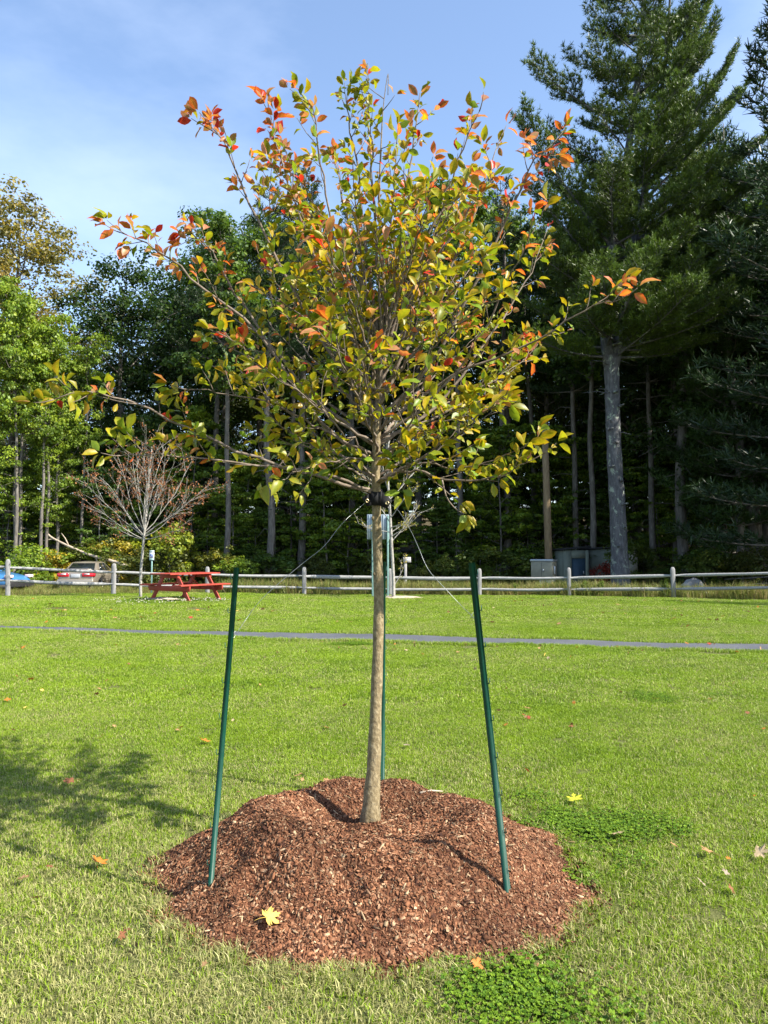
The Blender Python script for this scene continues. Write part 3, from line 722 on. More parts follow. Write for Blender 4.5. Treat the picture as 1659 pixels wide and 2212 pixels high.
def twig(p, d, ln, r, nl, big=1.0):
    n = 5; pts = [p]; dd = d / np.linalg.norm(d)
    for k in range(n - 1):
        dd = dd + np.array([rng.normal(0, .10), rng.normal(0, .10), 0.07 + rng.normal(0, .06)]); dd /= np.linalg.norm(dd)
        pts.append(pts[-1] + dd * ln / (n - 1))
    pts = np.array(pts); twmb.tube(pts - T0, np.linspace(r, r * .45, n), 5)
    for k in range(nl):
        t = 0.22 + 0.78 * (k + rng.uniform(-.3, .3)) / max(nl - 1, 1); t = min(max(t, 0.1), 1.0); i = min(int(t * (n - 1)), n - 2); f = t * (n - 1) - i
        q = pts[i] * (1 - f) + pts[i + 1] * f; dr, s, u = frame(pts[i + 1] - pts[i]); a = k * 2.4 + rng.uniform(-.5, .5)
        ld = dr * rng.uniform(.25, .8) + (math.cos(a) * s + math.sin(a) * u) * 0.85 + np.array([0, 0, rng.normal(0.0, .25)])
        add_leaf(q, ld / np.linalg.norm(ld), rng.uniform(0.034, 0.056) * big)
    for k in range(3):
        ld = dd + rng.normal(0, .45, 3); add_leaf(pts[-1], ld / np.linalg.norm(ld), rng.uniform(0.038, 0.064) * big)
for bi, (sy, way, dY) in enumerate(prim):
    p0 = trunk_at(sy); pts = [p0]; nW = len(way)
    for k, (a, b) in enumerate(way): pts.append(np.array(P(a, b, TRY + dY * ((k + 1) / nW) ** 1.1)))
    pts = smooth_path(pts, 60); seg = np.linalg.norm(np.diff(pts, axis=0), axis=1).sum()
    keep = pts[:max(20, int(60 * (1 - (.04 if bi < 2 else .11) / seg)))]; pts = keep[np.linspace(0, len(keep) - 1, 18).astype(int)]; seg -= .11
    pts[1:-1] += rng.normal(0, 0.006, (16, 3))
    r0 = 0.0098 if seg > 1.3 else (0.0078 if seg > .8 else 0.006)
    twmb = MB(); twmb.tube(pts - T0, r0 * np.linspace(1, 0.17, 18) ** 0.9, 7)
    low = sy > 1035
    t = 0.34 if low else 0.30
    while t < 1.0:
        i = min(int(t * 17), 16); p = pts[i] + (pts[i + 1] - pts[i]) * (t * 17 - i)
        d, s, u = frame(pts[i + 1] - pts[i]); a = rng.uniform(0, 6.28)
        dd = d * rng.uniform(.5, 1.0) + (math.cos(a) * s + math.sin(a) * u) * rng.uniform(.5, 1.0) + np.array([0, 0, .25])
        ln = rng.uniform(.07, .24) * (1.15 - .5 * t)
        twig(p, dd, ln, 0.0026, int(rng.integers(5, 10)), (1.22 if low else 1.0) if t < .8 else (1.42 if low else 1.2))
        t += rng.uniform(.07, .13) / seg * 0.95
    for k in range(int(seg * 8)):
        t = rng.uniform(.35, 1); i = min(int(t * 17), 16); d, s, u = frame(pts[i + 1] - pts[i]); a = rng.uniform(0, 6.28)
        add_leaf(pts[i], d * .5 + math.cos(a) * s + math.sin(a) * u, rng.uniform(.034, .056))
    twig(pts[-1], pts[-1] - pts[-2], 0.08, 0.003, 4, 1.3)
    twmb.build('branch', 'twig_bark', tree, smooth=True)
# leader shoots
twmb = MB(); twmb.tube(tp[33:61] - T0, rad[33:61] * 1.04, 8)
for k in range(34, 58):
    d, s, u = frame(tp[k + 1] - tp[k]); a = k * 2.4; twig(tp[k], d * .6 + math.cos(a) * s + math.sin(a) * u, rng.uniform(.06, .13), .0026, 4, 1.0)
twmb.build('branch', 'twig_bark', tree, smooth=True)
# hanging twig on the right and fine upright shoots
for way, dY in (([(955, 1037), (965, 1075), (985, 1100), (1003, 1110)], -0.3), ([(640, 962), (600, 1010), (575, 1045)], -.5), ([(878, 1000), (880, 1035), (870, 1060)], -.3)):
    twmb = MB(); pts = smooth_path([np.array(P(a, b, TRY + dY)) for a, b in way], 8); twmb.tube(pts - T0, np.linspace(.004, .002, 8), 5)
    for k in range(5):
        ld = np.array([rng.normal(0, .6), rng.normal(-.2, .5), -.5]); add_leaf(pts[-1] + rng.normal(0, .01, 3), ld, rng.uniform(.06, .085))
    twmb.build('branch', 'twig_bark', tree, smooth=True)
# strong bare shoot poking out on the left
twmb = MB(); pts = smooth_path([np.array(P(a, b, TRY + .25)) for a, b in ((455, 545), (420, 510), (400, 485), (389, 462))], 6); twmb.tube(pts - T0, np.linspace(.004, .0016, 6), 5)
twmb.build('branch', 'twig_bark', tree, smooth=True)
# leaf templates
LC = [((.46, .030, .022), (.55, .05, .03)), ((.50, .20, .035), (.52, .09, .03)), ((.33, .21, .07), (.46, .17, .10)), ((.155, .235, .014), (.18, .235, .016)), ((.24, .272, .012), (.275, .25, .014)), ((.325, .30, .010), (.37, .24, .014))]
def leaf_template(fold, curl, wav, cc):
    ts = [0, .28, .55, .8, 1.0]; wd = [0, .70, 1.0, .74, 0]; V = []; C = []
    ci, ce = np.array(LC[cc][0]), np.array(LC[cc][1])
    for t in ts: V.append((t, 0, -curl * t * t)); C.append(ci)
    for sgn in (1, -1):
        for k in (1, 2, 3):
            w = wd[k] * 0.265; V.append((ts[k] - .02, sgn * w, -curl * ts[k] ** 2 + fold * w + wav * rng.normal(0, .03))); C.append(ce)
    C[4] = ce
    F3 = np.array([[0, 1, 5], [0, 8, 1], [4, 7, 3], [4, 3, 10]]); F4 = np.array([[1, 2, 6, 5], [2, 3, 7, 6], [2, 1, 8, 9], [3, 2, 9, 10]])
    return np.array(V), F3, F4, np.array(C)
TEMPL = {}
for cc in range(6):
    for v in range(4): TEMPL[(cc, v)] = leaf_template(rng.uniform(.15, .9), rng.uniform(-.05, .6), 1.4, cc)
# keep a share of the leaves so that the crown stays see-through
order = rng.permutation(len(leaves)); leaves = [leaves[i] for i in order[:5700]]
def leaf_frame(l):
    p, d, nrm, size, cc = l; x = d / np.linalg.norm(d); z = nrm - x * np.dot(nrm, x); z /= np.linalg.norm(z) + 1e-9
    return np.stack([x, np.cross(z, x), z], 1)
# the 300 leaves that show largest are parts of their own
def shown(l):
    p, d, nrm, size, cc = l; Rm = leaf_frame(l); v = np.array([0, 0, H_CAM]) - p; dist = np.linalg.norm(v)
    return (size / dist) ** 2 * (abs(np.dot(Rm[:, 2], v / dist)) + .15) * (1.4 if p[1] < TRY - .1 else 0.7)
sc_ = np.array([shown(l) for l in leaves]); rank = np.argsort(-sc_); single = set(rank[:300].tolist())
leaf_mesh = {}
for key, (V, F3, F4, C) in TEMPL.items():
    leaf_mesh[key] = MB().add(V, [F3, F4], C).mesh('leaf', 'autumn_leaf', smooth=True, colname='lc')
lmb = MB()
for i, l in enumerate(leaves):
    key = (l[4], int(rng.integers(0, 4))); Rm = leaf_frame(l); V, F3, F4, C = TEMPL[key]; q = l[0] + Rm[:, 0] * 0.012 - T0
    if i in single:
        o = obj('leaf', leaf_mesh[key], tree)
        mw = Matrix.Identity(4)
        for r_ in range(3):
            for c_ in range(3): mw[r_][c_] = Rm[r_, c_] * l[3]
            mw[r_][3] = q[r_]
        o.matrix_basis = mw
    else:
        lmb.add((V * l[3]) @ Rm.T + q, [F3, F4], np.clip(C * rng.uniform(.72, 1.22) * (1 + rng.normal(0, .06, 3)), 0, .8))
fo = lmb.build('foliage', 'autumn_leaf', tree, smooth=True, colname='lc'); tag(fo, kind='stuff')

# ---- black webbing strap round the trunk, with brass grommets
sp_ = trunk_at(1072); strap = empty('tree_strap', tuple(sp_), 0, 'black webbing strap with metal eyelets round the trunk below the branches', 'strap')
rr = 0.0255
V = []; F = []; n = 20
for k in range(n):
    a = 2 * math.pi * k / n
    for h, e in ((-.035, 0), (.03, 0), (.03, .004), (-.035, .004)):
        V.append(((rr + e) * math.cos(a), (rr + e) * math.sin(a), h + .012 * math.sin(a)))
for k in range(n):
    for q in range(4): F.append((k * 4 + q, ((k + 1) % n) * 4 + q, ((k + 1) % n) * 4 + (q + 1) % 4, k * 4 + (q + 1) % 4))
MB().add(V, [np.array(F)]).build('band', 'black_strap', strap, smooth=True)
def flap(dx, dy, dz, ln):
    d = np.array([dx, dy, dz]); d = d / np.linalg.norm(d); c = d * rr * .8; s = np.cross(d, np.array([0, 1.0, 0])); s /= np.linalg.norm(s); nn = np.cross(s, d)
    mb = MB(); a = c; b = c + d * ln
    V = [a + s * .034, a - s * .034, b - s * .024, b + s * .024]; V = [v + nn * .002 for v in V] + [v - nn * .002 for v in V]
    mb.add(V, [np.array([[0, 1, 2, 3], [7, 6, 5, 4], [0, 3, 7, 4], [1, 5, 6, 2], [3, 2, 6, 7], [0, 4, 5, 1]])]); f = mb.build('flap', 'black_strap', strap)
    g = MB(); e = b - d * .014; ring = [e + (math.cos(t) * s + math.sin(t) * d) * .0075 + nn * -.003 for t in np.linspace(0, 2 * math.pi, 13)]
    g.tube(ring, .0028, 6, cap=False); g.tube([x_ + nn * .006 for x_ in ring], .0028, 6, cap=False)
    g.build('eyelet', 'brass', f, smooth=True); return sp_ + e
eyeR = flap(.75, -.45, -.5, .065); eyeL = flap(-.8, -.45, -.45, .05)
eyeB = sp_ + np.array([.0, .04, 0])

# ---- green steel stakes
def stake(base, top, label, faceang, hook_side, nh=9, ks=.6):
    base = np.array(base); top = np.array(top); ln = np.linalg.norm(top - base); root = empty('stake', tuple(base), 0, label, 'stake', None)
    z = (top - base) / ln; x0 = np.array([math.cos(faceang), math.sin(faceang), 0]); y = np.cross(z, x0); y /= np.linalg.norm(y); x = np.cross(y, z)
    prof = [(-.019, .008), (-.0125, .008), (-.0095, -.012), (.0095, -.012), (.0125, .008), (.019, .008), (.019, .005), (.0148, .005), (.0115, -.0155), (-.0115, -.0155), (-.0148, .005), (-.019, .005)]
    prof = [(a * ks, b * ks) for a, b in prof]; n = len(prof); V = []
    for h in (-.22, ln):
        for a, b in prof: V.append(x * a + y * b + z * h)
    k = np.arange(n); k2 = (k + 1) % n
    cap = [[0, 1, 10, 11], [1, 2, 9, 10], [2, 3, 8, 9], [3, 4, 7, 8], [4, 5, 6, 7]]
    MB().add(V, [np.stack([k, k2, k2 + n, k + n], 1), np.array(cap), np.array(cap)[:, ::-1] + n]).build('channel', 'green_enamel', root)
    hm = None
    for i in range(nh):
        h = ln - .045 - i * (ln - .12) / (nh - 1)
        if hm is None:
            mb = MB(); pts = [(0, 0, 0), (.007 * hook_side, 0, -.003), (.010 * hook_side, 0, .003), (.010 * hook_side, 0, .018)]
            mb.tube([x * p[0] + y * p[1] + z * p[2] for p in pts], .0019, 6); hm = mb.mesh('hook', 'green_enamel', smooth=True)
        o = obj('hook', hm, root); o.location = tuple(x * (.018 * ks * hook_side) + y * -.001 + z * h)
    return root, x, y, z, ln
def on_mound(px, py):
    z = .05
    for _ in range(40):
        q = G(px, py, z); z = .7 * z + .3 * float(mz(q.x, q.y))
    return G(px, py, z)
bl = on_mound(455, 1910); tl = P(511, 1226, bl.y + .10)
br = on_mound(1095, 1924); tr = P(1018, 1216, br.y + .04)
bb_ = np.array([TRX + .055, 4.38, .03]); tb = P(829, 1214, 4.36)
stake(bl, tl, 'green steel stake leaning right on the left side of the mound', R(12), -1)
stake(br, tr, 'green steel stake leaning left on the right side of the mound', R(-28), 1, ks=.70)
stake(bb_, tb, 'dark green steel stake standing behind the trunk', R(40), 1)
def wire(pts, label, n=26):
    p = smooth_path(pts, n); mb = MB(); mb.tube(p - p[0], .00105, 5)
    # twisted tail
    d, s, u = frame(p[-1] - p[-3]); q = p[-1] - p[0]
    mb.tube([q, q + s * .015 - d * .02, q + u * .018 - d * .03], .0009, 4)
    o = mb.build('guy_wire', 'wire', smooth=True); o.location = tuple(p[0]); tag(o, label, 'wire')
wire([eyeL, P(740, 1130, 3.52), P(700, 1180, 3.46), P(660, 1212, 3.42), P(600, 1262, 3.38), P(560, 1300, 3.36), P(530, 1340, 3.34), P(505, 1378, bl.y + .075)], 'loose wire from the strap to the left stake')
wire([eyeR, P(858, 1100, 3.5), P(885, 1142, 3.4), P(905, 1185, 3.3), P(925, 1230, 3.25), P(965, 1275, 3.2), P(1000, 1312, 3.18), P(1026, 1336, br.y + .03)], 'loose wire from the strap to the right stake')

# ================================================================== FENCE
posts_px = [(-215, 1204, 1288), (17, 1208, 1287), (245, 1217, 1286), (448, 1224, 1286), (657, 1225, 1287), (843, 1228, 1287), (1036, 1228, 1288), (1230, 1226, 1290), (1455, 1225, 1292), (1690, 1222, 1296)]
fence = empty('split_rail_fence', (0, 25.5, 0), 0, 'grey weathered split rail fence along the far edge of the lawn', 'fence')
F0 = np.array([0, 25.5, 0]); bases = []
for k, (px, ty, by) in enumerate(posts_px):
    Y = 24.0
    for _ in range(8): Y = float(yf((px - CX) / FPX * Y))
    b = P(px, by, Y); zg = gzf(b.x, Y); t = P(px, ty, Y); h = t.z - zg; bases.append((b.x, Y, zg, h))
    mb = MB(); w = .058 + .008 * rng.random(); d = .05
    lean = rng.normal(0, .012, 2)
    V = []
    for zz, sx, sy in ((-.5, 1, 1), (h * .5, 1, 1), (h - .09, 1, .98), (h - .03, .82, .7), (h, .42, .5)):
        for cx_, cy_ in ((-1, -.75), (-.75, -1), (.75, -1), (1, -.75), (1, .75), (.75, 1), (-.75, 1), (-1, .75)):
            V.append((cx_ * w * sx + lean[0] * zz, cy_ * d * sy + lean[1] * zz, zz))
    q = np.arange(8); q2 = (q + 1) % 8
    mb.add(V, [np.concatenate([np.stack([r * 8 + q, r * 8 + q2, (r + 1) * 8 + q2, (r + 1) * 8 + q], 1) for r in range(4)]), np.array([32 + q])])
    o = mb.build('post', 'post_wood', fence); o.location = (b.x, Y - F0[1], zg); o.rotation_euler = (0, 0, rng.normal(0, .12))
rail_px = [[(-215, 1217), (17, 1222.5), (245, 1233), (448, 1238), (657, 1241.5), (843, 1245), (1036, 1246), (1230, 1245), (1455, 1240), (1690, 1234)],
           [(-215, 1246), (17, 1251), (245, 1259), (448, 1263.5), (657, 1266), (843, 1270), (1036, 1270), (1230, 1270), (1455, 1268.5), (1690, 1266)]]
for row in rail_px:
    for k in range(len(row) - 1):
        a = np.array(P(row[k][0], row[k][1] + 3, bases[k][1])); b = np.array(P(row[k + 1][0], row[k + 1][1] + 3, bases[k + 1][1]))
        a[1] -= .012 if k % 2 else -.012; b[1] -= .012 if k % 2 else -.012
        d = (b - a) / np.linalg.norm(b - a); a2 = a - d * .05; b2 = b + d * .05; V = []
        n = 9; ph = rng.uniform(0, 6.28, 3); asym = rng.uniform(.85, 1.15)
        for i in range(n):
            f = i / (n - 1); c = a2 + (b2 - a2) * f - F0; c[2] += -.018 * math.sin(math.pi * f) + .008 * math.sin(5 * f + ph[0])
            end = min(1, .45 + 4.0 * min(f, 1 - f)); hh = .054 * end * (1 + .08 * math.sin(7 * f + ph[1])) * asym; ww = .048 * end * (1 + .1 * math.sin(6 * f + ph[2]))
            for (cx_, cz_) in ((-.9, -.55), (0, -1), (.9, -.6), (1, .25), (.62, .95), (-.55, 1), (-1, .35)):
                V.append(c + np.array([-d[1] * cx_ * ww, d[0] * cx_ * ww, cz_ * hh]))
        q = np.arange(7); q2 = (q + 1) % 7
        mb = MB(); mb.add(V, [np.concatenate([np.stack([r * 7 + q, (r + 1) * 7 + q, (r + 1) * 7 + q2, r * 7 + q2], 1) for r in range(n - 1)]), np.array([q[::-1] * 1]), np.array([q + 7 * (n - 1)])])
        mb.build('rail', 'fence_wood', fence)

# ================================================================== PICNIC TABLE
tb0 = P(401, 1292, 21.3); tz = gzf(tb0.x, 21.3)
table = empty('picnic_table', (tb0.x, 21.3, tz), R(90 - 33), 'red painted wooden picnic table with attached benches by the fence', 'table')
# local: x along the table length, y across; the near end is -x
for k in range(5):
    y = -.33 + k * .165
    MB().box((-.915, y - .077, .715), (.915, y + .077, .752)).build('table_plank', 'red_paint', table, bevel=.004)
for s in (-1, 1):
    for k in range(2):
        y = s * (.60 + k * .15)
        MB().box((-.915, y - .07, .415), (.915, y + .07, .452)).build('bench_plank', 'red_paint', table, bevel=.004)
for x in (-.60, .60):
    xo = .022
    MB().prism([(-.78, .27), (.78, .27), (.82, .33), (.82, .41), (-.82, .41), (-.82, .33)], x - .02, x + .02, Matrix.Rotation(R(90), 4, 'Z')).build('bench_beam', 'red_paint', table, bevel=.004)
    MB().box((x - .02, -.36, .62), (x + .02, .36, .71)).build('top_beam', 'red_paint', table, bevel=.004)
    for s in (-1, 1):
        mt = Matrix.Rotation(R(90), 4, 'Z')
        off = (.045 if x < 0 else -.045) * -1
        MB().prism([(s * .66, 0), (s * .80, 0), (s * .33, .70), (s * .19, .70)] if s > 0 else [(-.80, 0), (-.66, 0), (-.19, .70), (-.33, .70)], -(x - off) - .019, -(x - off) + .019, mt).build('leg', 'red_paint', table, bevel=.004)
    sx = 1 if x < 0 else -1
    MB().tube([(x + sx * .05, 0, .34), (x + sx * .50, 0, .70)], .03, 4).build('brace', 'red_paint', table)

# ================================================================== SIGNS
sp = P(822, 1284, 24.6); sg = empty('notice_board', (sp.x, 24.6, gzf(sp.x, 24.6)), R(6), 'grey metal sign seen from behind on two green posts behind the trunk', 'sign')
ztop = P(822, 1111, 24.6).z - gzf(sp.x, 24.6); zb = P(822, 1165, 24.6).z - gzf(sp.x, 24.6)
x0 = P(793, 1140, 24.6).x - sp.x; x1 = P(843, 1140, 24.6).x - sp.x
mb = MB(); mb.box((x0, .03, zb), (x1, .036, ztop)); mb.build('panel', 'sign_back', sg, bevel=.01)
for k in range(5):
    x = x0 + (x1 - x0) * (k + .5) / 5; MB().box((x - .018, .012, zb + .02), (x + .018, .029, ztop - .02)).build('rib', 'sign_back', sg, bevel=.004)
for px in (805, 838):
    x = P(px, 1140, 24.6).x - sp.x; MB().box((x - .03, -.035, -.4), (x + .03, .01, ztop - .05)).build('post', 'green_post', sg, bevel=.004)
hp = P(327, 1262, 33.5); hg = gzf(hp.x, 33.5); hs = empty('parking_sign', (hp.x, 33.5, hg), R(-6), 'disabled parking sign on a thin post beyond the fence', 'sign')
zt = P(327, 1189, 33.5).z - hg; zb = P(327, 1210.5, 33.5).z - hg; w = (P(332.5, 1200, 33.5).x - P(321.7, 1200, 33.5).x) / 2
MB().box((-w, -.012, zb), (w, -.006, zt)).build('plate', 'sign_white', hs)
hh = zt - zb
MB().box((-w * .98, -.0155, zt - hh * .2), (w * .98, -.0125, zt - .005)).build('header', 'sign_green', hs)
bp = MB().box((-w * .55, -.0155, zb + hh * .30), (w * .55, -.0125, zb + hh * .62)).build('blue_panel', 'sign_blue', hs)
sy = MB(); c0 = (0, zb + hh * .46); e = hh * .13                       # wheelchair symbol
def fl(pts, wdt):
    sy.tube([(p[0], -.0175, p[1]) for p in pts], wdt, 5)
fl([(-.15 * e, c0[1] + .55 * e), (-.05 * e, c0[1] - .05 * e), (.45 * e, c0[1] - .05 * e), (.7 * e, c0[1] - .75 * e)], e * .09)
fl([(-.1 * e, c0[1] + .25 * e), (.4 * e, c0[1] + .25 * e)], e * .07)
fl([(-.15 * e + .58 * e * math.cos(t), c0[1] - .45 * e + .5 * e * math.sin(t)) for t in np.linspace(2.2, 6.2, 12)], e * .07)
ball(sy, (-.18 * e, -.0175, c0[1] + .85 * e), e * .14)
sy.build('wheelchair_symbol', 'sign_white', bp)
for k in range(3):
    z_ = zt - hh * (.05 + .045 * k); MB().box((-w * .7, -.0185, z_ - hh * .012), (w * .7, -.0162, z_ + hh * .008)).build('lettering', 'sign_white', hs)
MB().box((-w * .98, -.0155, zb + .004), (w * .98, -.0125, zb + hh * .17)).build('footer', 'sign_green', hs)
MB().box((-.03, -.005, -.4), (.03, .025, zt - .05)).build('post', 'green_post', hs)
ip = P(878 - 2, 1240, 31.0); ig = gzf(ip.x, 31); o = empty('trail_plaque', (ip.x, 31, ig), R(10), 'small grey plaque tilted on a post beyond the fence', 'sign')
zt = P(877, 1206, 31).z - ig
MB().box((-.05, -.03, -.4), (.05, .03, zt - .12)).build('post', 'post_wood', o)
mb = MB(); mb.box((-.16, -.015, -.11), (.16, .015, .11), Matrix.Translation((0.06, -.02, zt - .06)) @ Matrix.Rotation(R(-14), 4, 'X')); mb.build('plate', 'plaque', o)

# ================================================================== CARS
def wheel(parent, x, y, r, w, rim_mat, side):
    wh = empty('wheel'); wh.parent = parent; wh.location = (x, y, r)
    del wh
def car(name, loc, rz, label, paint, rim_mat, suv=False):
    root = empty(name, loc, rz, label, 'car'); hs_ = 1.12 if suv else 1.0
    st = [(-2.36, .70, .44, .80), (-2.30, .82, .28, .95), (-2.10, .86, .24, 1.0), (-1.45, .885, .22, 1.01), (-.8, .89, .21, .99), (0, .89, .20, .96), (.9, .885, .20, .93), (1.5, .87, .22, .87), (2.05, .82, .25, .77), (2.30, .70, .32, .66), (2.36, .6, .40, .58)]
    V = []; n = 9
    for x, w, zl, zd in st:
        zd *= hs_ ; zl = zl * (1.2 if suv else 1); zm = zl + (zd - zl) * .55
        V += [(x, -w * .85, zl), (x, -w, zl + .1), (x, -w, zm), (x, -w * .96, zd - .05), (x, -w * .55, zd + .012), (x, w * .55, zd + .012), (x, w * .96, zd - .05), (x, w, zm), (x, w, zl + .1), (x, w * .85, zl)]
    m_ = 10; k = np.arange(m_); k2 = (k + 1) % m_; ns = len(st)
    body = MB().add(V, [np.concatenate([np.stack([r * m_ + k, r * m_ + k2, (r + 1) * m_ + k2, (r + 1) * m_ + k], 1)[:, ::-1] for r in range(ns - 1)]), np.array([k]), np.array([k[::-1] + m_ * (ns - 1)])]).build('body', paint, root, smooth=True)
    sb = body.modifiers.new('subsurf', 'SUBSURF'); sb.levels = 2; sb.render_levels = 2
    # cabin
    zb, zr = .93 * hs_, 1.41 * (1.16 if suv else 1)
    if suv: A = [(-2.15, .78, zb), (-1.75, .62, zr), (.05, .60, zr), (.95, .78, zb)]
    else: A = [(-1.78, .78, zb), (-1.05, .60, zr - .02), (.05, .60, zr), (1.02, .78, zb)]
    (xa, wa, za), (xb, wb, zb2), (xc, wc, zc), (xd, wd, zd) = A; xm = (xb + xc) / 2
    V = []
    for sgn in (-1, 1): V += [(xa, sgn * wa, za), (xb, sgn * wb, zb2), (xm, sgn * wb * 1.02, zc + .025), (xc, sgn * wc, zc), (xd, sgn * wd, zd), (xm, sgn * .86, zb)]
    V += [(xb + .02, 0, zb2 + .035), (xm, 0, zc + .05), (xc, 0, zc + .035)]
    F4 = [[1, 12, 13, 2], [2, 13, 14, 3], [12, 7, 8, 13], [13, 8, 9, 14], [0, 6, 7, 1], [3, 9, 10, 4]]
    F5 = [[0, 1, 2, 5], [5, 2, 3, 4], [6, 11, 8, 7], [11, 10, 9, 8]]
    MB().add(V, [np.array(F4), np.array(F5), np.array([[1, 7, 12], [3, 14, 9]])]).build('cabin', paint, root, smooth=False, bevel=.03)
    def pane(pts, name='window', mt='car_glass', off=.012, par=root):
        p = np.array(pts, float); c = np.array([(xa + xd) / 2, 0, .9]); nn = np.cross(p[1] - p[0], p[2] - p[0]); nn /= np.linalg.norm(nn)
        if np.dot(nn, p.mean(0) - c) < 0: nn = -nn
        q = p + nn * off; r = p - nn * .01; k = len(p); i = np.arange(k); j = (i + 1) % k
        return MB().add(np.concatenate([q, r]), [np.array([i]), np.stack([i, i + k, j + k, j], 1)]).build(name, mt, par)
    def lerp(a, b, t): return np.array(a) * (1 - t) + np.array(b) * t
    def quad(a, b, c, d, u0, u1, v0, v1):
        f = lambda u, v: lerp(lerp(a, b, u), lerp(d, c, u), v); return [f(u0, v0), f(u1, v0), f(u1, v1), f(u0, v1)]
    pane(quad((xa, -wa, za), (xa, wa, za), (xb, wb, zb2), (xb, -wb, zb2), .07, .93, .12, .92), 'rear_window')
    pane(quad((xd, -wd, zd), (xd, wd, zd), (xc, wc, zc), (xc, -wc, zc), .06, .94, .08, .92), 'windscreen')
    for sgn in (-1, 1):
        a, b, c, d = V[0 if sgn < 0 else 6], V[1 if sgn < 0 else 7], V[2 if sgn < 0 else 8], V[5 if sgn < 0 else 11]
        pane(quad(a, d, c, b, .38, .96, .14, .88), 'side_window')
        a2, b2 = V[4 if sgn < 0 else 10], V[3 if sgn < 0 else 9]
        pane(quad(d, a2, b2, c, .04, .72, .14, .88), 'side_window')
        MB().box((.62, sgn * .88 - .02, .93 * hs_), (.80, sgn * 1.06 + .02, 1.06 * hs_)).build('wing_mirror', 'black_plastic' if suv else 'sign_white', root, bevel=.03)  # sedan mirrors painted white for the light they catch
        MB().box((-1.35, sgn * .893 - .008, .50), (1.3, sgn * .893 + .008, .545)).build('side_moulding', 'black_plastic' if suv else paint, root)
    # rear
    if not suv:
        tz_ = .74
        for sgn in (-1, 1):
            tl_ = MB().box((-2.395, min(sgn * .30, sgn * .80), tz_), (-2.28, max(sgn * .30, sgn * .80), tz_ + .17)).build('tail_light', 'tail_red', root, bevel=.02)
            MB().box((-2.403, min(sgn * .42, sgn * .66), tz_ + .085), (-2.39, max(sgn * .42, sgn * .66), tz_ + .15)).build('lens', 'tail_clear', tl_)
            MB().box((-2.33, min(sgn * .78, sgn * .865), tz_ + .01), (-2.12, max(sgn * .78, sgn * .865), tz_ + .16)).build('tail_light', 'tail_red', root, bevel=.02)
        MB().box((-2.39, -.2, .70), (-2.33, .2, .86)).build('licence_plate', 'plate_white', root, bevel=.01)
        MB().box((-2.44, -.84, .36), (-2.2, .84, .62)).build('rear_bumper', paint, root, bevel=.05)
        MB().box((-2.36, -.80, .20), (-2.15, .80, .355)).build('rear_valance', 'black_plastic', root, bevel=.02)
        spo = MB(); spo.tube([(-2.05, -.72, 1.0), (-2.18, -.66, 1.075), (-2.24, -.3, 1.09), (-2.25, 0, 1.09), (-2.24, .3, 1.09), (-2.18, .66, 1.075), (-2.05, .72, 1.0)], .026, 6); spo.build('spoiler', paint, root, smooth=True)
    else:
        MB().box((-2.3, -.9, .26), (2.34, -.87, .44)).build('cladding', 'black_plastic', root); MB().box((-2.3, .87, .26), (2.34, .9, .44)).build('cladding', 'black_plastic', root)
        MB().box((2.2, -.8, .3), (2.42, .8, .62)).build('front_bumper', 'black_plastic', root, bevel=.05)
        for sgn in (-1, 1): MB().box((2.1, min(sgn * .5, sgn * .82), .74), (2.36, max(sgn * .5, sgn * .82), .88)).build('headlight', 'tail_clear', root, bevel=.03)
    wr = .36 if suv else .315
    for x in (-1.38, 1.40):
        for sgn in (-1, 1):
            arch = MB(); pts = [(x + (wr + .075) * math.cos(t), sgn * .885, wr + (wr + .075) * math.sin(t)) for t in np.linspace(-.1, math.pi + .1, 16)]
            fan = [(x, sgn * .898, wr)] + [(p[0], sgn * .898, p[2]) for p in pts]
            MB().add(fan, [np.array([[0, i, i + 1] for i in range(1, 16)])]).build('wheel_well_shade', 'black_plastic', root)  # flat black disc painted for the shade inside the wheel well
            if suv: arch.tube(pts, .045, 6); arch.build('arch_trim', 'black_plastic', root)
            t_ = MB(); prof = [(.60, -.10), (.92, -.105), (1.0, -.08), (1.0, .08), (.92, .105), (.60, .10)]; V = []; nn = 24
            for i in range(nn):
                a = 2 * math.pi * i / nn
                for r_, o_ in prof: V.append((wr * r_ * math.cos(a), o_, wr * r_ * math.sin(a)))
            i = np.arange(nn); i2 = (i + 1) % nn
            t_.add(V, [np.concatenate([np.stack([i * 6 + q, i2 * 6 + q, i2 * 6 + (q + 1) % 6, i * 6 + (q + 1) % 6], 1) for q in range(6)])])
            ty = t_.build('tyre', 'tyre_rubber', root, smooth=True); ty.location = (x, sgn * .82, wr)
            rm = MB(); 
            for q in range(7 if not suv else 5):
                a = 2 * math.pi * q / (7 if not suv else 5); rm.box((.03, -.02, -.028), (wr * .66, .02, .028), Matrix.Rotation(-a, 4, 'Y'))
            rm.tube([(wr * .62 * math.cos(t), 0, wr * .62 * math.sin(t)) for t in np.linspace(0, 2 * math.pi, 25)], .022, 6, cap=False)
            ball(rm, (0, 0, 0), .06, n=8)
            ro = rm.build('rim', rim_mat, ty); ro.location = (0, sgn * .092, 0)
            dk = MB(); dk.add([(0, 0, 0)] + [(wr * .62 * math.cos(t), 0, wr * .62 * math.sin(t)) for t in np.linspace(0, 2 * math.pi, 20)], [np.array([[0, i, i + 1] for i in range(1, 20)])]); d_ = dk.build('brake_disc', 'black_plastic', ty); d_.location = (0, sgn * .06, 0)
    return root
